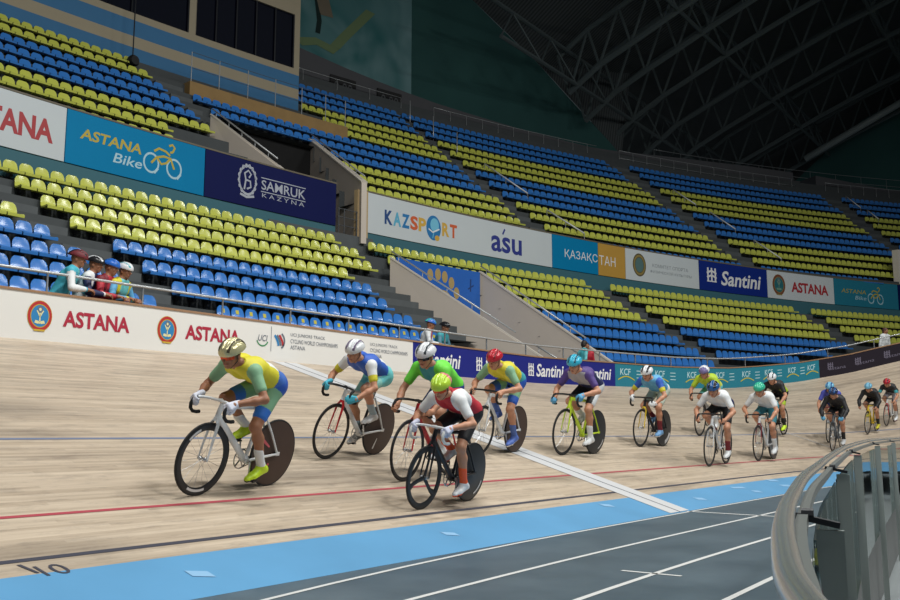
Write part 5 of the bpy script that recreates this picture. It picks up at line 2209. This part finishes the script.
WHITE = K('white', (226, 228, 230))
BLACK = K('black', (30, 30, 34))
NEON = K('neon_yellow', (200, 232, 40), 0.45)
YELLOW = K('yellow', (216, 206, 50))
AQUA = K('aqua', (110, 200, 206))
SKY = K('sky', (96, 170, 214))
BLUE = K('blue', (42, 92, 190))
NAVYK = K('navy', (34, 40, 84))
GREEN = K('green', (110, 220, 66))
SAGE = K('sage', (132, 178, 140))
TEALK = K('teal', (60, 160, 170))
REDK = K('red', (186, 40, 56))
MAROON = K('maroon', (120, 30, 40))
PURPLE = K('purple', (82, 60, 130))
GREYK = K('grey', (170, 164, 170))
ORANGE = K('orange', (240, 92, 40), 0.45)
LIMEK = K('lime', (180, 208, 50))
GOLDH = mat('helmet_gold', (206, 198, 154), 0.25, 0.35)
HWHITE = mat('helmet_white', (226, 228, 232), 0.3)
HRED = mat('helmet_red', (190, 36, 52), 0.3)
HNEON = mat('helmet_neon', (196, 232, 70), 0.3)
HPINK = mat('helmet_pink', (226, 140, 140), 0.3)
HCYAN = mat('helmet_cyan', (60, 178, 208), 0.3)
HTEAL = mat('helmet_teal', (58, 184, 150), 0.3)
HBLUE = mat('helmet_blue', (40, 90, 150), 0.3)
HNAVY = mat('helmet_navy', (36, 48, 84), 0.3)
HSKY = mat('helmet_sky', (120, 184, 214), 0.3)
HBLACK = mat('helmet_black', (30, 30, 34), 0.3)
LENS_O = mat('lens_orange', (226, 84, 40), 0.1, 0.3)
LENS_D = mat('lens_dark', (20, 22, 26), 0.08, 0.2)
FWHITE = mat('frame_white', (222, 224, 226), 0.3)
FBLACK = mat('frame_black', (28, 28, 32), 0.3)
FRED = mat('frame_red', (190, 36, 44), 0.3)
FNEON = mat('frame_neon', (196, 222, 52), 0.35)
FYEL = mat('frame_yellow', (220, 186, 40), 0.35)
FGREY = mat('frame_grey', (90, 96, 104), 0.35)

ARC_W = (DECALW, [(205, 250, 0.255, 0.275)])


def ride_matrix(s, v, k=1.0, lean=11.0, steer=0.0):
    """bike frame on the boards: both wheels on the banked surface, leaning towards the infield"""
    t, nrm, bk = track_frame(s)
    c = track(s, v)
    lat = -(nrm * math.cos(bk) + Vector((0, 0, math.sin(bk))))
    fwd = (-t * math.cos(R(steer)) + lat * math.sin(R(steer))).normalized()
    side = Vector((0, 0, 1)).cross(fwd).normalized()
    up0 = fwd.cross(side).normalized()
    up = up0 * math.cos(R(lean)) + side * math.sin(R(lean))
    y = up.cross(fwd)
    m3 = Matrix((fwd, y, up)).transposed()
    return Matrix.Translation(c) @ m3.to_4x4() @ Matrix.Scale(k, 4)


RIDERS = [
    dict(s=5.88, v=1.87, k=1.0, h=0.0075, crank=96, torso=16, hands=('hood', 'hood'), heady=8, steer=8, lean=13.5,
         label='leading cyclist in yellow jersey and gold helmet leaning low over the white bike',
         jersey=[YELLOW, SAGE, K('mid_blue', (58, 104, 186)), WHITE], jpaint=jp(1, 2, 0.18, 3), shorts=[K('royal', (40, 88, 186)), SAGE, K('hem_blue', (44, 110, 200))], spaint=sp(1, 0.12, 2),
         helmet=[GOLDH, K('helm_dark', (70, 62, 44))], hpaint=hstripe(0.012), glasses=LENS_O, gloves=K('glove_white', (214, 216, 230)), socks=WHITE, shoes=[NEON, BLACK], skin=SKIN_D,
         bike=dict(label='white track bike of the leader with dark brown rear disc', frame=FWHITE, front='deep', rear='disc', rearcol=DISC_BROWN, bar=FWHITE, tape=TAPEB,
                   decal_f=(DECALW, [(255, 300, 0.275, 0.298), (40, 70, 0.275, 0.298)]), decal_r=(DECALP, [(30, 38, 0.12, 0.24), (300, 310, 0.12, 0.22)]))),
    dict(s=8.43, v=2.72, k=1.0, h=0.008, crank=-64, torso=16, hands=('drop', 'hood'), heady=10, steer=6, lean=15,
         label='cyclist in blue and aqua kit with white helmet, second from the left',
         jersey=[BLUE, WHITE, AQUA, YELLOW, WHITE], jpaint=jp(1, 2, 0.15, 4, 3), shorts=[AQUA, K('pale_aqua', (150, 214, 206)), YELLOW], spaint=sp(1, 0.4),
         helmet=[HWHITE, K('helm_violet', (96, 80, 110))], hpaint=hstripe(0.012), gloves=K('glove_cyan', (70, 180, 206)), socks=K('sock_grey', (160, 180, 190)), shoes=[WHITE, BLACK],
         bike=dict(label='white track bike with red fork and brown rear disc, second from left', frame=FWHITE, fork=FRED, seat_tube=FBLACK, front='spoke', rear='disc', rearcol=DISC_BROWN, decal_r=(DECALW, [(285, 292, 0.12, 0.26)]))),
    dict(s=8.92, v=1.88, k=1.08, h=0.008, crank=20, torso=22, hands=('drop', 'drop'), heady=6, steer=7, lean=9,
         label='cyclist in bright green jersey with white helmet, half hidden by the red and white rider',
         jersey=[GREEN, GREEN, TEALK, WHITE], jpaint=lambda t, o, y, arm, al: np.where(arm, 0, np.where(np.abs(y) < 0.09, 2, 0)), shorts=[K('short_blue', (46, 70, 140)), BLACK], spaint=sp(),
         helmet=[HWHITE, K('helm_dk2', (50, 60, 66))], hpaint=hstripe(0.012), glasses=LENS_D, gloves=None, socks=WHITE, shoes=[WHITE, BLACK],
         bike=dict(label='red track bike behind the black tri-spoke bike', frame=FRED, fork=FRED, front='spoke', rear='spoke')),
    dict(s=8.2, v=1.05, k=1.0, h=0.0075, crank=78, torso=15, hands=('hood', 'hood'), heady=12, headp=24, steer=5, lean=9,
         label='cyclist in red and white jersey with fluorescent yellow helmet on the inside line',
         jersey=[REDK, WHITE, BLACK, WHITE], jpaint=lambda t, o, y, arm, al: np.where(arm, 1, np.where((t > 0.12) & (t < 0.4) & (o > 0.05) & (np.abs(y) < 0.1), 1, np.where((np.abs(y) > 0.10) & (t > 0.45), 1, 0))), shorts=[BLACK, BLACK], spaint=sp(),
         helmet=[HNEON, HPINK], hpaint=lambda x, y, z: ((x < -0.03) & (y > -0.02)).astype(int), glasses=LENS_O, gloves=K('glove_pale', (200, 204, 226)), socks=ORANGE, shoes=[WHITE, ORANGE], skin=SKIN,
         bike=dict(label='black track bike with tri-spoke front wheel and black rear disc', frame=FBLACK, front='tri', rear='disc', rearcol=DISC_BLACK, bar=FWHITE, tape=TAPEW, decal_r=ARC_W)),
    dict(s=11.62, v=2.66, k=1.08, h=0.010, crank=110, torso=15, hands=('hood', 'hood'), heady=8, steer=4, lean=9,
         label='cyclist in yellow jersey with red helmet riding behind the green jersey',
         jersey=[YELLOW, YELLOW, TEALK, SAGE], jpaint=jp(3, 2, 0.2, None), shorts=[BLUE, SAGE, BLUE], spaint=sp(1, 0.3, 2),
         helmet=[HRED, K('helm_dkred', (110, 20, 30))], hpaint=hstripe(0.01), gloves=None, socks=K('sock_blue', (80, 110, 180)), shoes=[K('shoe_blue', (80, 110, 190)), WHITE],
         bike=dict(label='white track bike with brown rear disc under the red-helmeted rider', frame=FWHITE, front='spoke', rear='disc', rearcol=DISC_BROWN, tape=TAPEB)),
    dict(s=13.9, v=2.49, k=1.14, h=0.010, crank=60, torso=17, hands=('hood', 'drop'), heady=10, lean=7,
         label='cyclist in purple jersey with cyan helmet on the neon yellow bike',
         jersey=[NAVYK, PURPLE, GREYK, WHITE], jpaint=lambda t, o, y, arm, al: np.where(arm, 1, np.where((t > 0.7) & (o > 0), 1, np.where((t > 0.4) & (o < 0), 2, np.where((t > 0.15) & (t < 0.4) & (o > 0.06), 3, 0)))), shorts=[BLACK, NAVYK, WHITE], spaint=lambda u, y, z: np.where(np.abs(y) > 0.165, 2, 0),
         helmet=[HCYAN, K('helm_dkcyan', (20, 70, 90))], hpaint=hstripe(0.012), gloves=K('glove_sky', (90, 160, 200)), socks=WHITE, shoes=[WHITE, BLACK],
         bike=dict(label='neon yellow track bike with black rear disc in mid field', frame=FNEON, front='spoke', rear='disc', rearcol=DISC_BLACK, decal_r=ARC_W)),
    dict(s=17.6, v=2.80, k=1.12, h=0.011, crank=40, torso=16, hands=('drop', 'hood'), heady=6, lean=5,
         label='cyclist in light blue jersey with white striped helmet on yellow and black bike',
         jersey=[SKY, BLUE, YELLOW, WHITE], jpaint=jp(1, 3, 0.12, None, 2), shorts=[K('pale', (196, 206, 190)), NAVYK], spaint=sp(),
         helmet=[HWHITE, HBLACK], hpaint=hstripe(0.016), gloves=WHITE, socks=MAROON, shoes=[K('shoe_sky', (120, 170, 220)), WHITE],
         bike=dict(label='black track bike with yellow fork and white-marked rear disc', frame=FBLACK, fork=FYEL, front='spoke', rear='disc', rearcol=DISC_BLACK, decal_r=(DECALW, [(200, 260, 0.22, 0.29)]))),
    dict(s=18.12, v=1.58, k=1.16, h=0.011, crank=86, torso=15, hands=('drop', 'drop'), heady=4, knee=0.1, steer=4, lean=4,
         label='cyclist in white jersey and black shorts with dark blue helmet near the red line',
         jersey=[WHITE, WHITE, BLACK, NAVYK], jpaint=jp(1, 3, 0.25), shorts=[BLACK, BLACK], spaint=sp(),
         helmet=[HBLUE, HBLACK], hpaint=hstripe(0.02), gloves=None, socks=MAROON, shoes=[WHITE, BLACK],
         bike=dict(label='white track bike with two spoked wheels near the red line', frame=FWHITE, front='spoke', rear='spoke')),
    dict(s=21.25, v=1.66, k=1.18, h=0.012, crank=92, torso=20, hands=('drop', 'hood'), heady=4, steer=3, lean=2,
         label='cyclist in white jersey with mint green helmet and teal shorts',
         jersey=[WHITE, WHITE, TEALK], jpaint=jp(1, 2, 0.1), shorts=[K('short_teal', (60, 136, 150)), WHITE], spaint=sp(),
         helmet=[HTEAL, HTEAL], hpaint=ONE, gloves=None, socks=WHITE, shoes=[WHITE, GREYK],
         bike=dict(label='white and maroon track bike with dark rear disc under the mint helmet', frame=FWHITE, fork=mat('fork_maroon', (120, 34, 44), 0.35), front='spoke', rear='disc', rearcol=DISC_BLACK)),
    dict(s=22.2, v=3.52, k=1.18, h=0.012, crank=70, torso=17, hands=('drop', 'drop'), heady=6, steer=4, lean=5,
         label='cyclist in lime yellow jersey with white helmet higher on the banking',
         jersey=[LIMEK, LIMEK, K('lime_pale', (206, 214, 90))], jpaint=jp(1, 2, 0.2), shorts=[AQUA, K('short_pale_aqua', (150, 200, 196))], spaint=sp(),
         helmet=[HWHITE, K('helm_lilac', (120, 110, 160))], hpaint=lambda x, y, z: (x > 0.05).astype(int), gloves=None, socks=WHITE, shoes=[WHITE, BLACK],
         bike=dict(label='dark track bike of the lime jersey, mostly hidden behind the white jersey', frame=FBLACK, front='spoke', rear='spoke')),
    dict(s=26.0, v=3.36, k=1.18, h=0.013, crank=80, torso=20, hands=('drop', 'drop'), heady=4, steer=6, lean=3,
         label='cyclist in black and green jersey with white helmet behind the mint helmet',
         jersey=[BLACK, BLACK, LIMEK], jpaint=lambda t, o, y, arm, al: np.where((y > 0.1) & (t < 0.7) & (~arm), 2, 0), shorts=[BLACK, LIMEK], spaint=sp(None, 0.2, 1),
         helmet=[HWHITE, HBLACK], hpaint=hstripe(0.012), gloves=None, socks=BLACK, shoes=[NEON, BLACK],
         bike=dict(label='dark track bike behind the mint-helmeted rider', frame=FBLACK, front='spoke', rear='spoke')),
    dict(s=28.25, v=2.8, k=1.16, h=0.014, crank=100, torso=22, hands=('drop', 'drop'), heady=2, steer=14, lean=4,
         label='cyclist in violet blue jersey with light blue helmet hidden behind the rider in black',
         jersey=[K('violet_blue', (76, 84, 180)), WHITE], jpaint=lambda t, o, y, arm, al: np.where((y > 0.12) & (~arm), 1, 0), shorts=[NAVYK, BLACK], spaint=sp(),
         helmet=[HSKY, HBLUE], hpaint=hstripe(0.014), gloves=None, socks=WHITE, shoes=[WHITE, BLACK],
         bike=dict(label='track bike with maroon handlebar hidden behind the rider in black', frame=FGREY, front='spoke', rear='spoke', bar=mat('bar_maroon', (120, 40, 50), 0.4), tape=mat('tape_maroon', (120, 40, 50), 0.7))),
    dict(s=27.0, v=2.07, k=1.17, h=0.013, crank=75, torso=21, hands=('drop', 'drop'), heady=2, sleeve=1.85, steer=11, lean=3,
         label='cyclist all in black with long sleeves and navy helmet near the glass fence',
         jersey=[BLACK, LIMEK], jpaint=lambda t, o, y, arm, al: np.where((y > 0.09) & (t < 0.25) & (~arm), 1, 0), shorts=[BLACK, LIMEK], spaint=sp(),
         helmet=[HNAVY, HBLUE], hpaint=hstripe(0.014), gloves=K('glove_sky2', (90, 160, 200)), socks=BLACK, shoes=[WHITE, BLACK],
         bike=dict(label='grey and black track bike of the rider all in black', frame=FGREY, front='spoke', rear='spoke')),
    dict(s=31.5, v=3.36, k=1.09, h=0.014, crank=95, torso=21, hands=('drop', 'drop'), heady=2, sleeve=1.85, steer=15, lean=4,
         label='cyclist in black with pale blue helmet on the yellow bike',
         jersey=[BLACK, BLACK], jpaint=ONE, shorts=[BLACK, BLACK], spaint=sp(),
         helmet=[HSKY, K('helm_grey_blue', (90, 130, 150))], hpaint=hstripe(0.012), gloves=None, socks=BLACK, shoes=[YELLOW, BLACK],
         bike=dict(label='yellow track bike in the bend near the right edge', frame=FYEL, front='spoke', rear='spoke')),
    dict(s=33.25, v=3.92, k=1.06, h=0.014, crank=88, torso=21, hands=('drop', 'drop'), heady=2, steer=18, lean=4,
         label='last cyclist in black jersey with red helmet on the far banking',
         jersey=[BLACK, BLACK, TEALK, WHITE], jpaint=lambda t, o, y, arm, al: np.where(arm & (al > 0.4), 2, 0), shorts=[GREYK, WHITE], spaint=sp(),
         helmet=[HRED, HBLACK], hpaint=hstripe(0.012), gloves=None, socks=WHITE, shoes=[WHITE, REDK],
         bike=dict(label='white and red track bike at the right edge, rearmost of all', frame=FWHITE, fork=FRED, front='spoke', rear='spoke')),
]
for p in RIDERS:
    M = ride_matrix(p['s'], p['v'], p['k'], p.get('lean', 11), p.get('steer', 0))
    make_bike(M=M, crank=p['crank'], **p['bike'])
    make_rider(p, M)
# ================================================================== SPECTATORS BEHIND THE BARRIER
def make_spectator(p, M):
    h = p.get('h', 0.013)
    B = Body()
    B.fdir, B.latv = np.array([1., 0, 0]), np.array([0, 1., 0])
    tau = R(p.get('tilt', 62))
    B.spdir = np.array([math.cos(tau), 0, math.sin(tau)])
    B.spup = np.array([-math.sin(tau), 0, math.cos(tau)])
    B.pelvis = np.array([-0.34, 0, 0.93])
    B.waist = B.pelvis + B.spdir * 0.17
    B.chest = B.pelvis + B.spdir * 0.36 + B.spup * 0.01
    B.neck0 = B.pelvis + B.spdir * 0.50
    B.hip = {s: B.pelvis + np.array([0, 0.085 * s, -0.03]) for s in (1, -1)}
    B.sh = {s: B.pelvis + B.spdir * 0.455 + np.array([0, 0.178 * s, 0]) for s in (1, -1)}
    B.wr, B.el, B.hf, B.hs, B.hn = {}, {}, {}, {}, {}
    B.kn, B.an, B.toe, B.footdir, B.footup = {}, {}, {}, {}, {}
    for s in (1, -1):
        if p.get('arms', 'rest') == 'rest':
            W, f, n = np.array([0.10, 0.10 * s, 1.075]), np.array([0.8, -0.5 * s, -0.05]), np.array([0.1, 0, -1.0])
        else:
            W, f, n = np.array([-0.30, 0.27 * s, 0.82]), np.array([0.25, 0, -1.0]), np.array([0.2, -1.0 * s, 0])
        B.wr[s], B.hf[s], B.hn[s] = W, unit(f), unit(n)
        B.hs[s] = unit(np.cross(B.hn[s], B.hf[s]))
        B.el[s] = two_bone(B.sh[s], W, 0.285, 0.265, np.array([-0.3, 0.6 * s, -0.6]))
        an = np.array([-0.36 + 0.06 * s, 0.11 * s, 0.095])
        B.an[s], B.footdir[s], B.footup[s], B.toe[s] = an, np.array([1., 0, 0]), np.array([0, 0, 1.]), an + np.array([0.2, 0, 0])
        B.kn[s] = two_bone(B.hip[s], an, 0.43, 0.42, np.array([1.0, 0.05 * s, 0]))
    hp, hy = R(p.get('headp', 8)), R(p.get('heady', 0))
    B.headf = np.array([math.cos(hp) * math.cos(hy), math.cos(hp) * math.sin(hy), -math.sin(hp)])
    B.headu = np.array([math.sin(hp) * math.cos(hy), math.sin(hp) * math.sin(hy), math.cos(hp)])
    B.headc = B.neck0 + B.spdir * 0.07 + np.array([0.02, 0, 0.10])
    B.thumb = {1: -1, -1: 1}
    lo, hi = (-0.72, -0.46, 0.0), (0.40, 0.46, 1.85)
    t = thing('person', p['label'], 'person', matrix=M)
    F, P, ax = body_field(B, h, lo, hi)
    figure_mesh('body', F, [p.get('skin', SKIN_D), EYEW, LIPS], t, face_paint(P, B))
    J = Field(lo, hi, h)
    torso_cones(J, B, 0.014)
    for s in (1, -1):
        limbs_arm(J, B, s, 0.012, p.get('sleeve', 1.9))
    J.cut(B.pelvis + B.spdir * -0.06, -B.spdir)
    J.cut(B.neck0 + B.spdir * 0.055, unit(B.spdir + np.array([0.2, 0, 0.2])))

    def jpaint(C):
        tt = ((C - B.pelvis) @ B.spdir) / 0.5
        dist = np.full(len(C), 9.0)
        for s in (1, -1):
            for a, c in ((B.sh[s], B.el[s]), (B.el[s], B.wr[s])):
                d = c - a
                q = np.clip(((C - a) @ d) / (d @ d), 0, 1)
                dist = np.minimum(dist, np.linalg.norm(C - a - q[:, None] * d, axis=1))
        arm = (dist < 0.066) & ((np.abs(C[:, 1]) > 0.15) | (tt < 0.55))
        out = np.where(arm, 1, 0)
        return np.where((~arm) & (np.abs(C[:, 1]) > 0.10), 2, out)
    figure_mesh('jacket', J, p['jacket'], t, jpaint)
    T = Field(lo, hi, h)
    for b in (-1, 1):
        T.cone(B.pelvis + B.latv * 0.075 * b, B.waist + B.latv * 0.058 * b, 0.120, 0.10, 0.05)
        T.ell(B.hip[b], np.eye(3), (0.118, 0.104, 0.116), 0.05)
        limbs_leg(T, B, b, 0.012, 0.0, 1.93, 0.03)
    T.cut(B.pelvis + B.spdir * 0.03, B.spdir)
    figure_mesh('trousers', T, p.get('trousers', BLACK), t)
    for s in (1, -1):
        A = B.an[s]
        Fo = Field(A - np.array([0.14, 0.09, 0.20]), A + np.array([0.28, 0.09, 0.09]), h)
        add_foot(Fo, B, s, 0.006)
        figure_mesh('shoe', Fo, BLACK, t)
    if p.get('helmet'):
        H, L = helmet_fields(B.headc, ax, 0.010, 1.04)
        f = lambda C: hstripe(0.014)(*[(C - B.headc) @ ax[q] for q in range(3)])
        he = figure_mesh('helmet', H, p['helmet'], t, f)
        figure_mesh('helmet_vent_shade', L, CARBON, he)
    else:
        Hf = Field(B.headc - 0.3, B.headc + 0.3, 0.010)
        Hf.ell(P(-0.022, 0, 0.035), ax, (0.104, 0.088, 0.098), 0.0)
        Hf.ell(P(-0.060, 0, -0.030), ax, (0.062, 0.080, 0.075 if not p.get('long') else 0.16), 0.03)
        Hf.ell(P(0.085, 0, -0.035), ax, (0.055, 0.075, 0.085), 0.02, True)
        figure_mesh('hair', Hf, p.get('hair', HAIRM), t)
    return t


def stand_matrix(s, back, turn, drop=0.28, k=1.0):
    """standing behind the barrier at arc length s, facing the track turned by an angle"""
    tt, nrm, bk = track_frame(s)
    b0 = track(s, W_TRACK)
    P = Vector((b0.x, b0.y, min(b0.z - 0.28, 4.4))) + nrm * back
    f = Matrix.Rotation(R(turn), 3, 'Z') @ (-nrm)
    y = Vector((0, 0, 1)).cross(f)
    return Matrix.Translation(P) @ Matrix((f, y, Vector((0, 0, 1)))).transposed().to_4x4() @ Matrix.Scale(k, 4)


SPECT = [
    (8.16, 0.30, 52, dict(label='person in aqua jacket with white sleeve and red helmet leaning on the barrier', tilt=62, heady=-10, jacket=[AQUA, WHITE, K('jacket_aqua', (70, 178, 200))], helmet=[K('helm_wine', (110, 34, 44)), HBLACK], h=0.012)),
    (8.55, 0.34, 40, dict(label='person in navy and white jersey with black helmet leaning on the barrier', tilt=67, heady=-6, jacket=[NAVYK, NAVYK, WHITE], helmet=[HBLACK, HWHITE], h=0.012)),
    (8.80, 0.30, 25, dict(label='person in red jersey with blue helmet leaning on the barrier', tilt=67, heady=10, jacket=[REDK, REDK, K('dark_red', (120, 24, 40))], helmet=[mat('helmet_bright_blue', (40, 104, 200), 0.3), HBLUE], h=0.012)),
    (9.06, 0.34, 20, dict(label='person in aqua and yellow jersey with white helmet leaning on the barrier', tilt=64, heady=0, jacket=[AQUA, SKY, YELLOW], helmet=[HWHITE, TEALK], h=0.012)),
    (17.85, 0.42, 30, dict(label='person in white and red jacket with blue helmet behind the barrier by the stairs', tilt=68, heady=20, jacket=[REDK, WHITE, WHITE], helmet=[mat('helmet_bright_blue', (40, 104, 200), 0.3), HTEAL], h=0.013)),
    (18.45, 0.48, 10, dict(label='person in teal jacket with black helmet behind the barrier by the stairs', tilt=66, heady=0, jacket=[TEALK, K('jacket_steel', (80, 130, 150)), TEALK], helmet=[HBLACK, HBLACK], h=0.013)),
    (24.75, 0.50, 60, dict(label='dark-haired person in turquoise jacket seen above the navy barrier', tilt=74, heady=20, jacket=[AQUA, AQUA, TEALK], arms='down', h=0.014)),
    (25.15, 0.85, -40, dict(label='dark-haired person in red jacket behind the one in turquoise', tilt=76, heady=0, jacket=[REDK, REDK, REDK], arms='down', h=0.014)),
    (37.6, 0.45, 0, dict(label='person with long brown hair in white top standing by the dark barrier', tilt=78, heady=20, jacket=[WHITE, WHITE, WHITE], arms='down', long=True, hair=mat('hair_brown', (82, 52, 42), 0.6), h=0.014)),
]
for n_, (s, back, turn, p) in enumerate(SPECT):
    make_spectator(p, stand_matrix(s + (0.08 if n_ < 4 else 0), back, turn, k=(1.09, 1.06, 1.05, 1.05, 1, 1, 1, 1, 1)[n_]))

# ================================================================== GLASS FENCE ROUND THE INFIELD WELL
m = bpy.data.materials.new('fence_glass')
m.use_nodes = True
nt = m.node_tree
for n in list(nt.nodes):
    nt.nodes.remove(n)
out = nt.nodes.new('ShaderNodeOutputMaterial')
mixn = nt.nodes.new('ShaderNodeMixShader')
tr_ = nt.nodes.new('ShaderNodeBsdfTransparent')
gl = nt.nodes.new('ShaderNodeBsdfGlossy')
fr = nt.nodes.new('ShaderNodeFresnel')
fr.inputs['IOR'].default_value = 1.22
tr_.inputs['Color'].default_value = (0.92, 0.95, 0.95, 1)
gl.inputs['Roughness'].default_value = 0.04
gl.inputs['Color'].default_value = (0.9, 0.95, 0.95, 1)
nt.links.new(fr.outputs[0], mixn.inputs[0])
nt.links.new(tr_.outputs[0], mixn.inputs[1])
nt.links.new(gl.outputs[0], mixn.inputs[2])
nt.links.new(mixn.outputs[0], out.inputs['Surface'])
GLASS = m
FZ = 0.94


def fz(x):
    return FZ + 0.075 * min(1.0, max(0.0, (x - 2.2) / 9.0))


t = thing('glass_fence', 'curved glass fence with a thick steel handrail in the right foreground', 'fence', (0, 0, 0))


def smooth_path(P, n):
    """Catmull-Rom through the fence points"""
    out = []
    for i in range(len(P) - 1):
        p0, p1, p2, p3 = (np.array(P[max(i - 1, 0)]), np.array(P[i]), np.array(P[i + 1]), np.array(P[min(i + 2, len(P) - 1)]))
        for q in range(n):
            u = q / n
            out.append(0.5 * (2 * p1 + (p2 - p0) * u + (2 * p0 - 5 * p1 + 4 * p2 - p3) * u * u + (3 * p1 - p0 - 3 * p2 + p3) * u ** 3))
    out.append(np.array(P[-1]))
    return out


FP = smooth_path(FENCE, 8)
mb = MB()
mb.tube([(p[0], p[1], fz(p[0])) for p in FP], 0.0165, 14)
mb.build('handrail', mat('rail_steel', (190, 194, 194), 0.22, 0.8), t, smooth=True)


def inner_off(i, d):
    a, b_ = FP[max(i - 1, 0)], FP[min(i + 1, len(FP) - 1)]
    tt = unit(np.array([b_[0] - a[0], b_[1] - a[1], 0]))
    return np.array([tt[1], -tt[0]]) * d


mb = MB()
pr = [(0.012, -0.028), (0.012, -0.052), (0.034, -0.052), (0.034, -0.028), (0.012, -0.028)]
mb.grid([[(FP[i][0] + inner_off(i, o)[0], FP[i][1] + inner_off(i, o)[1], fz(FP[i][0]) + z) for o, z in pr] for i in range(len(FP))])
mb.build('lower_rail', mat('rail_steel_dull', (140, 144, 142), 0.35, 0.6), t)
arc_l = np.concatenate([[0], np.cumsum([np.linalg.norm(FP[i + 1] - FP[i]) for i in range(len(FP) - 1)])])
M_POST = mat('post_grey', (150, 158, 155), 0.45, 0.15)


def fence_pt(d):
    i = int(np.clip(np.searchsorted(arc_l, d) - 1, 0, len(FP) - 2))
    q = (d - arc_l[i]) / (arc_l[i + 1] - arc_l[i])
    return FP[i] + (FP[i + 1] - FP[i]) * q, unit(np.append(FP[i + 1] - FP[i], 0))


d = 0.55
ps = []
x_target = [0.62, 1.98, 4.3, 7.2, 10.6, 14.2, 18.2, 22.5]
for xt in x_target:
    i = next(k for k in range(len(FP)) if FP[k][0] >= xt)
    ps.append(arc_l[i])
for d in ps:
    p, tv = fence_pt(d)
    nv = np.array([tv[1], -tv[0], 0])
    c = np.array([p[0], p[1], 0]) + nv * 0.075
    mb = MB()
    mb.bar((c[0], c[1], -0.7), (c[0], c[1], fz(c[0]) - 0.06), 0.055, 0.018, 0, up=tuple(tv))
    po = mb.build('post', M_POST, t)
    mb = MB()
    mb.bar((p[0], p[1], fz(p[0]) - 0.03), (c[0] + nv[0] * 0.02, c[1] + nv[1] * 0.02, fz(p[0]) - 0.05), 0.03, 0.012)
    mb.tube([(p[0] + nv[0] * 0.02, p[1] + nv[1] * 0.02, fz(p[0]) - 0.03), (p[0] + nv[0] * 0.045, p[1] + nv[1] * 0.045, fz(p[0]) - 0.03)], 0.014, 8)
    mb.build('bracket', M_FRAME, po)
for a, b_ in zip(ps, ps[1:]):
    n = 8
    rows = []
    for k in range(n + 1):
        p, tv = fence_pt(a + 0.08 + (b_ - a - 0.16) * k / n)
        nv = np.array([tv[1], -tv[0], 0])
        c = np.array([p[0], p[1], 0]) + nv * 0.04
        e = c + nv * 0.01
        rows.append([(c[0], c[1], 0.03), (c[0], c[1], fz(c[0]) - 0.09), (e[0], e[1], fz(c[0]) - 0.09), (e[0], e[1], 0.03), (c[0], c[1], 0.03)])
    mb = MB()
    mb.grid(rows)
    mb.add(rows[0][:4], [(0, 1, 2, 3)])
    mb.add(rows[-1][:4], [(3, 2, 1, 0)])
    mb.build('glass_panel', GLASS, t)
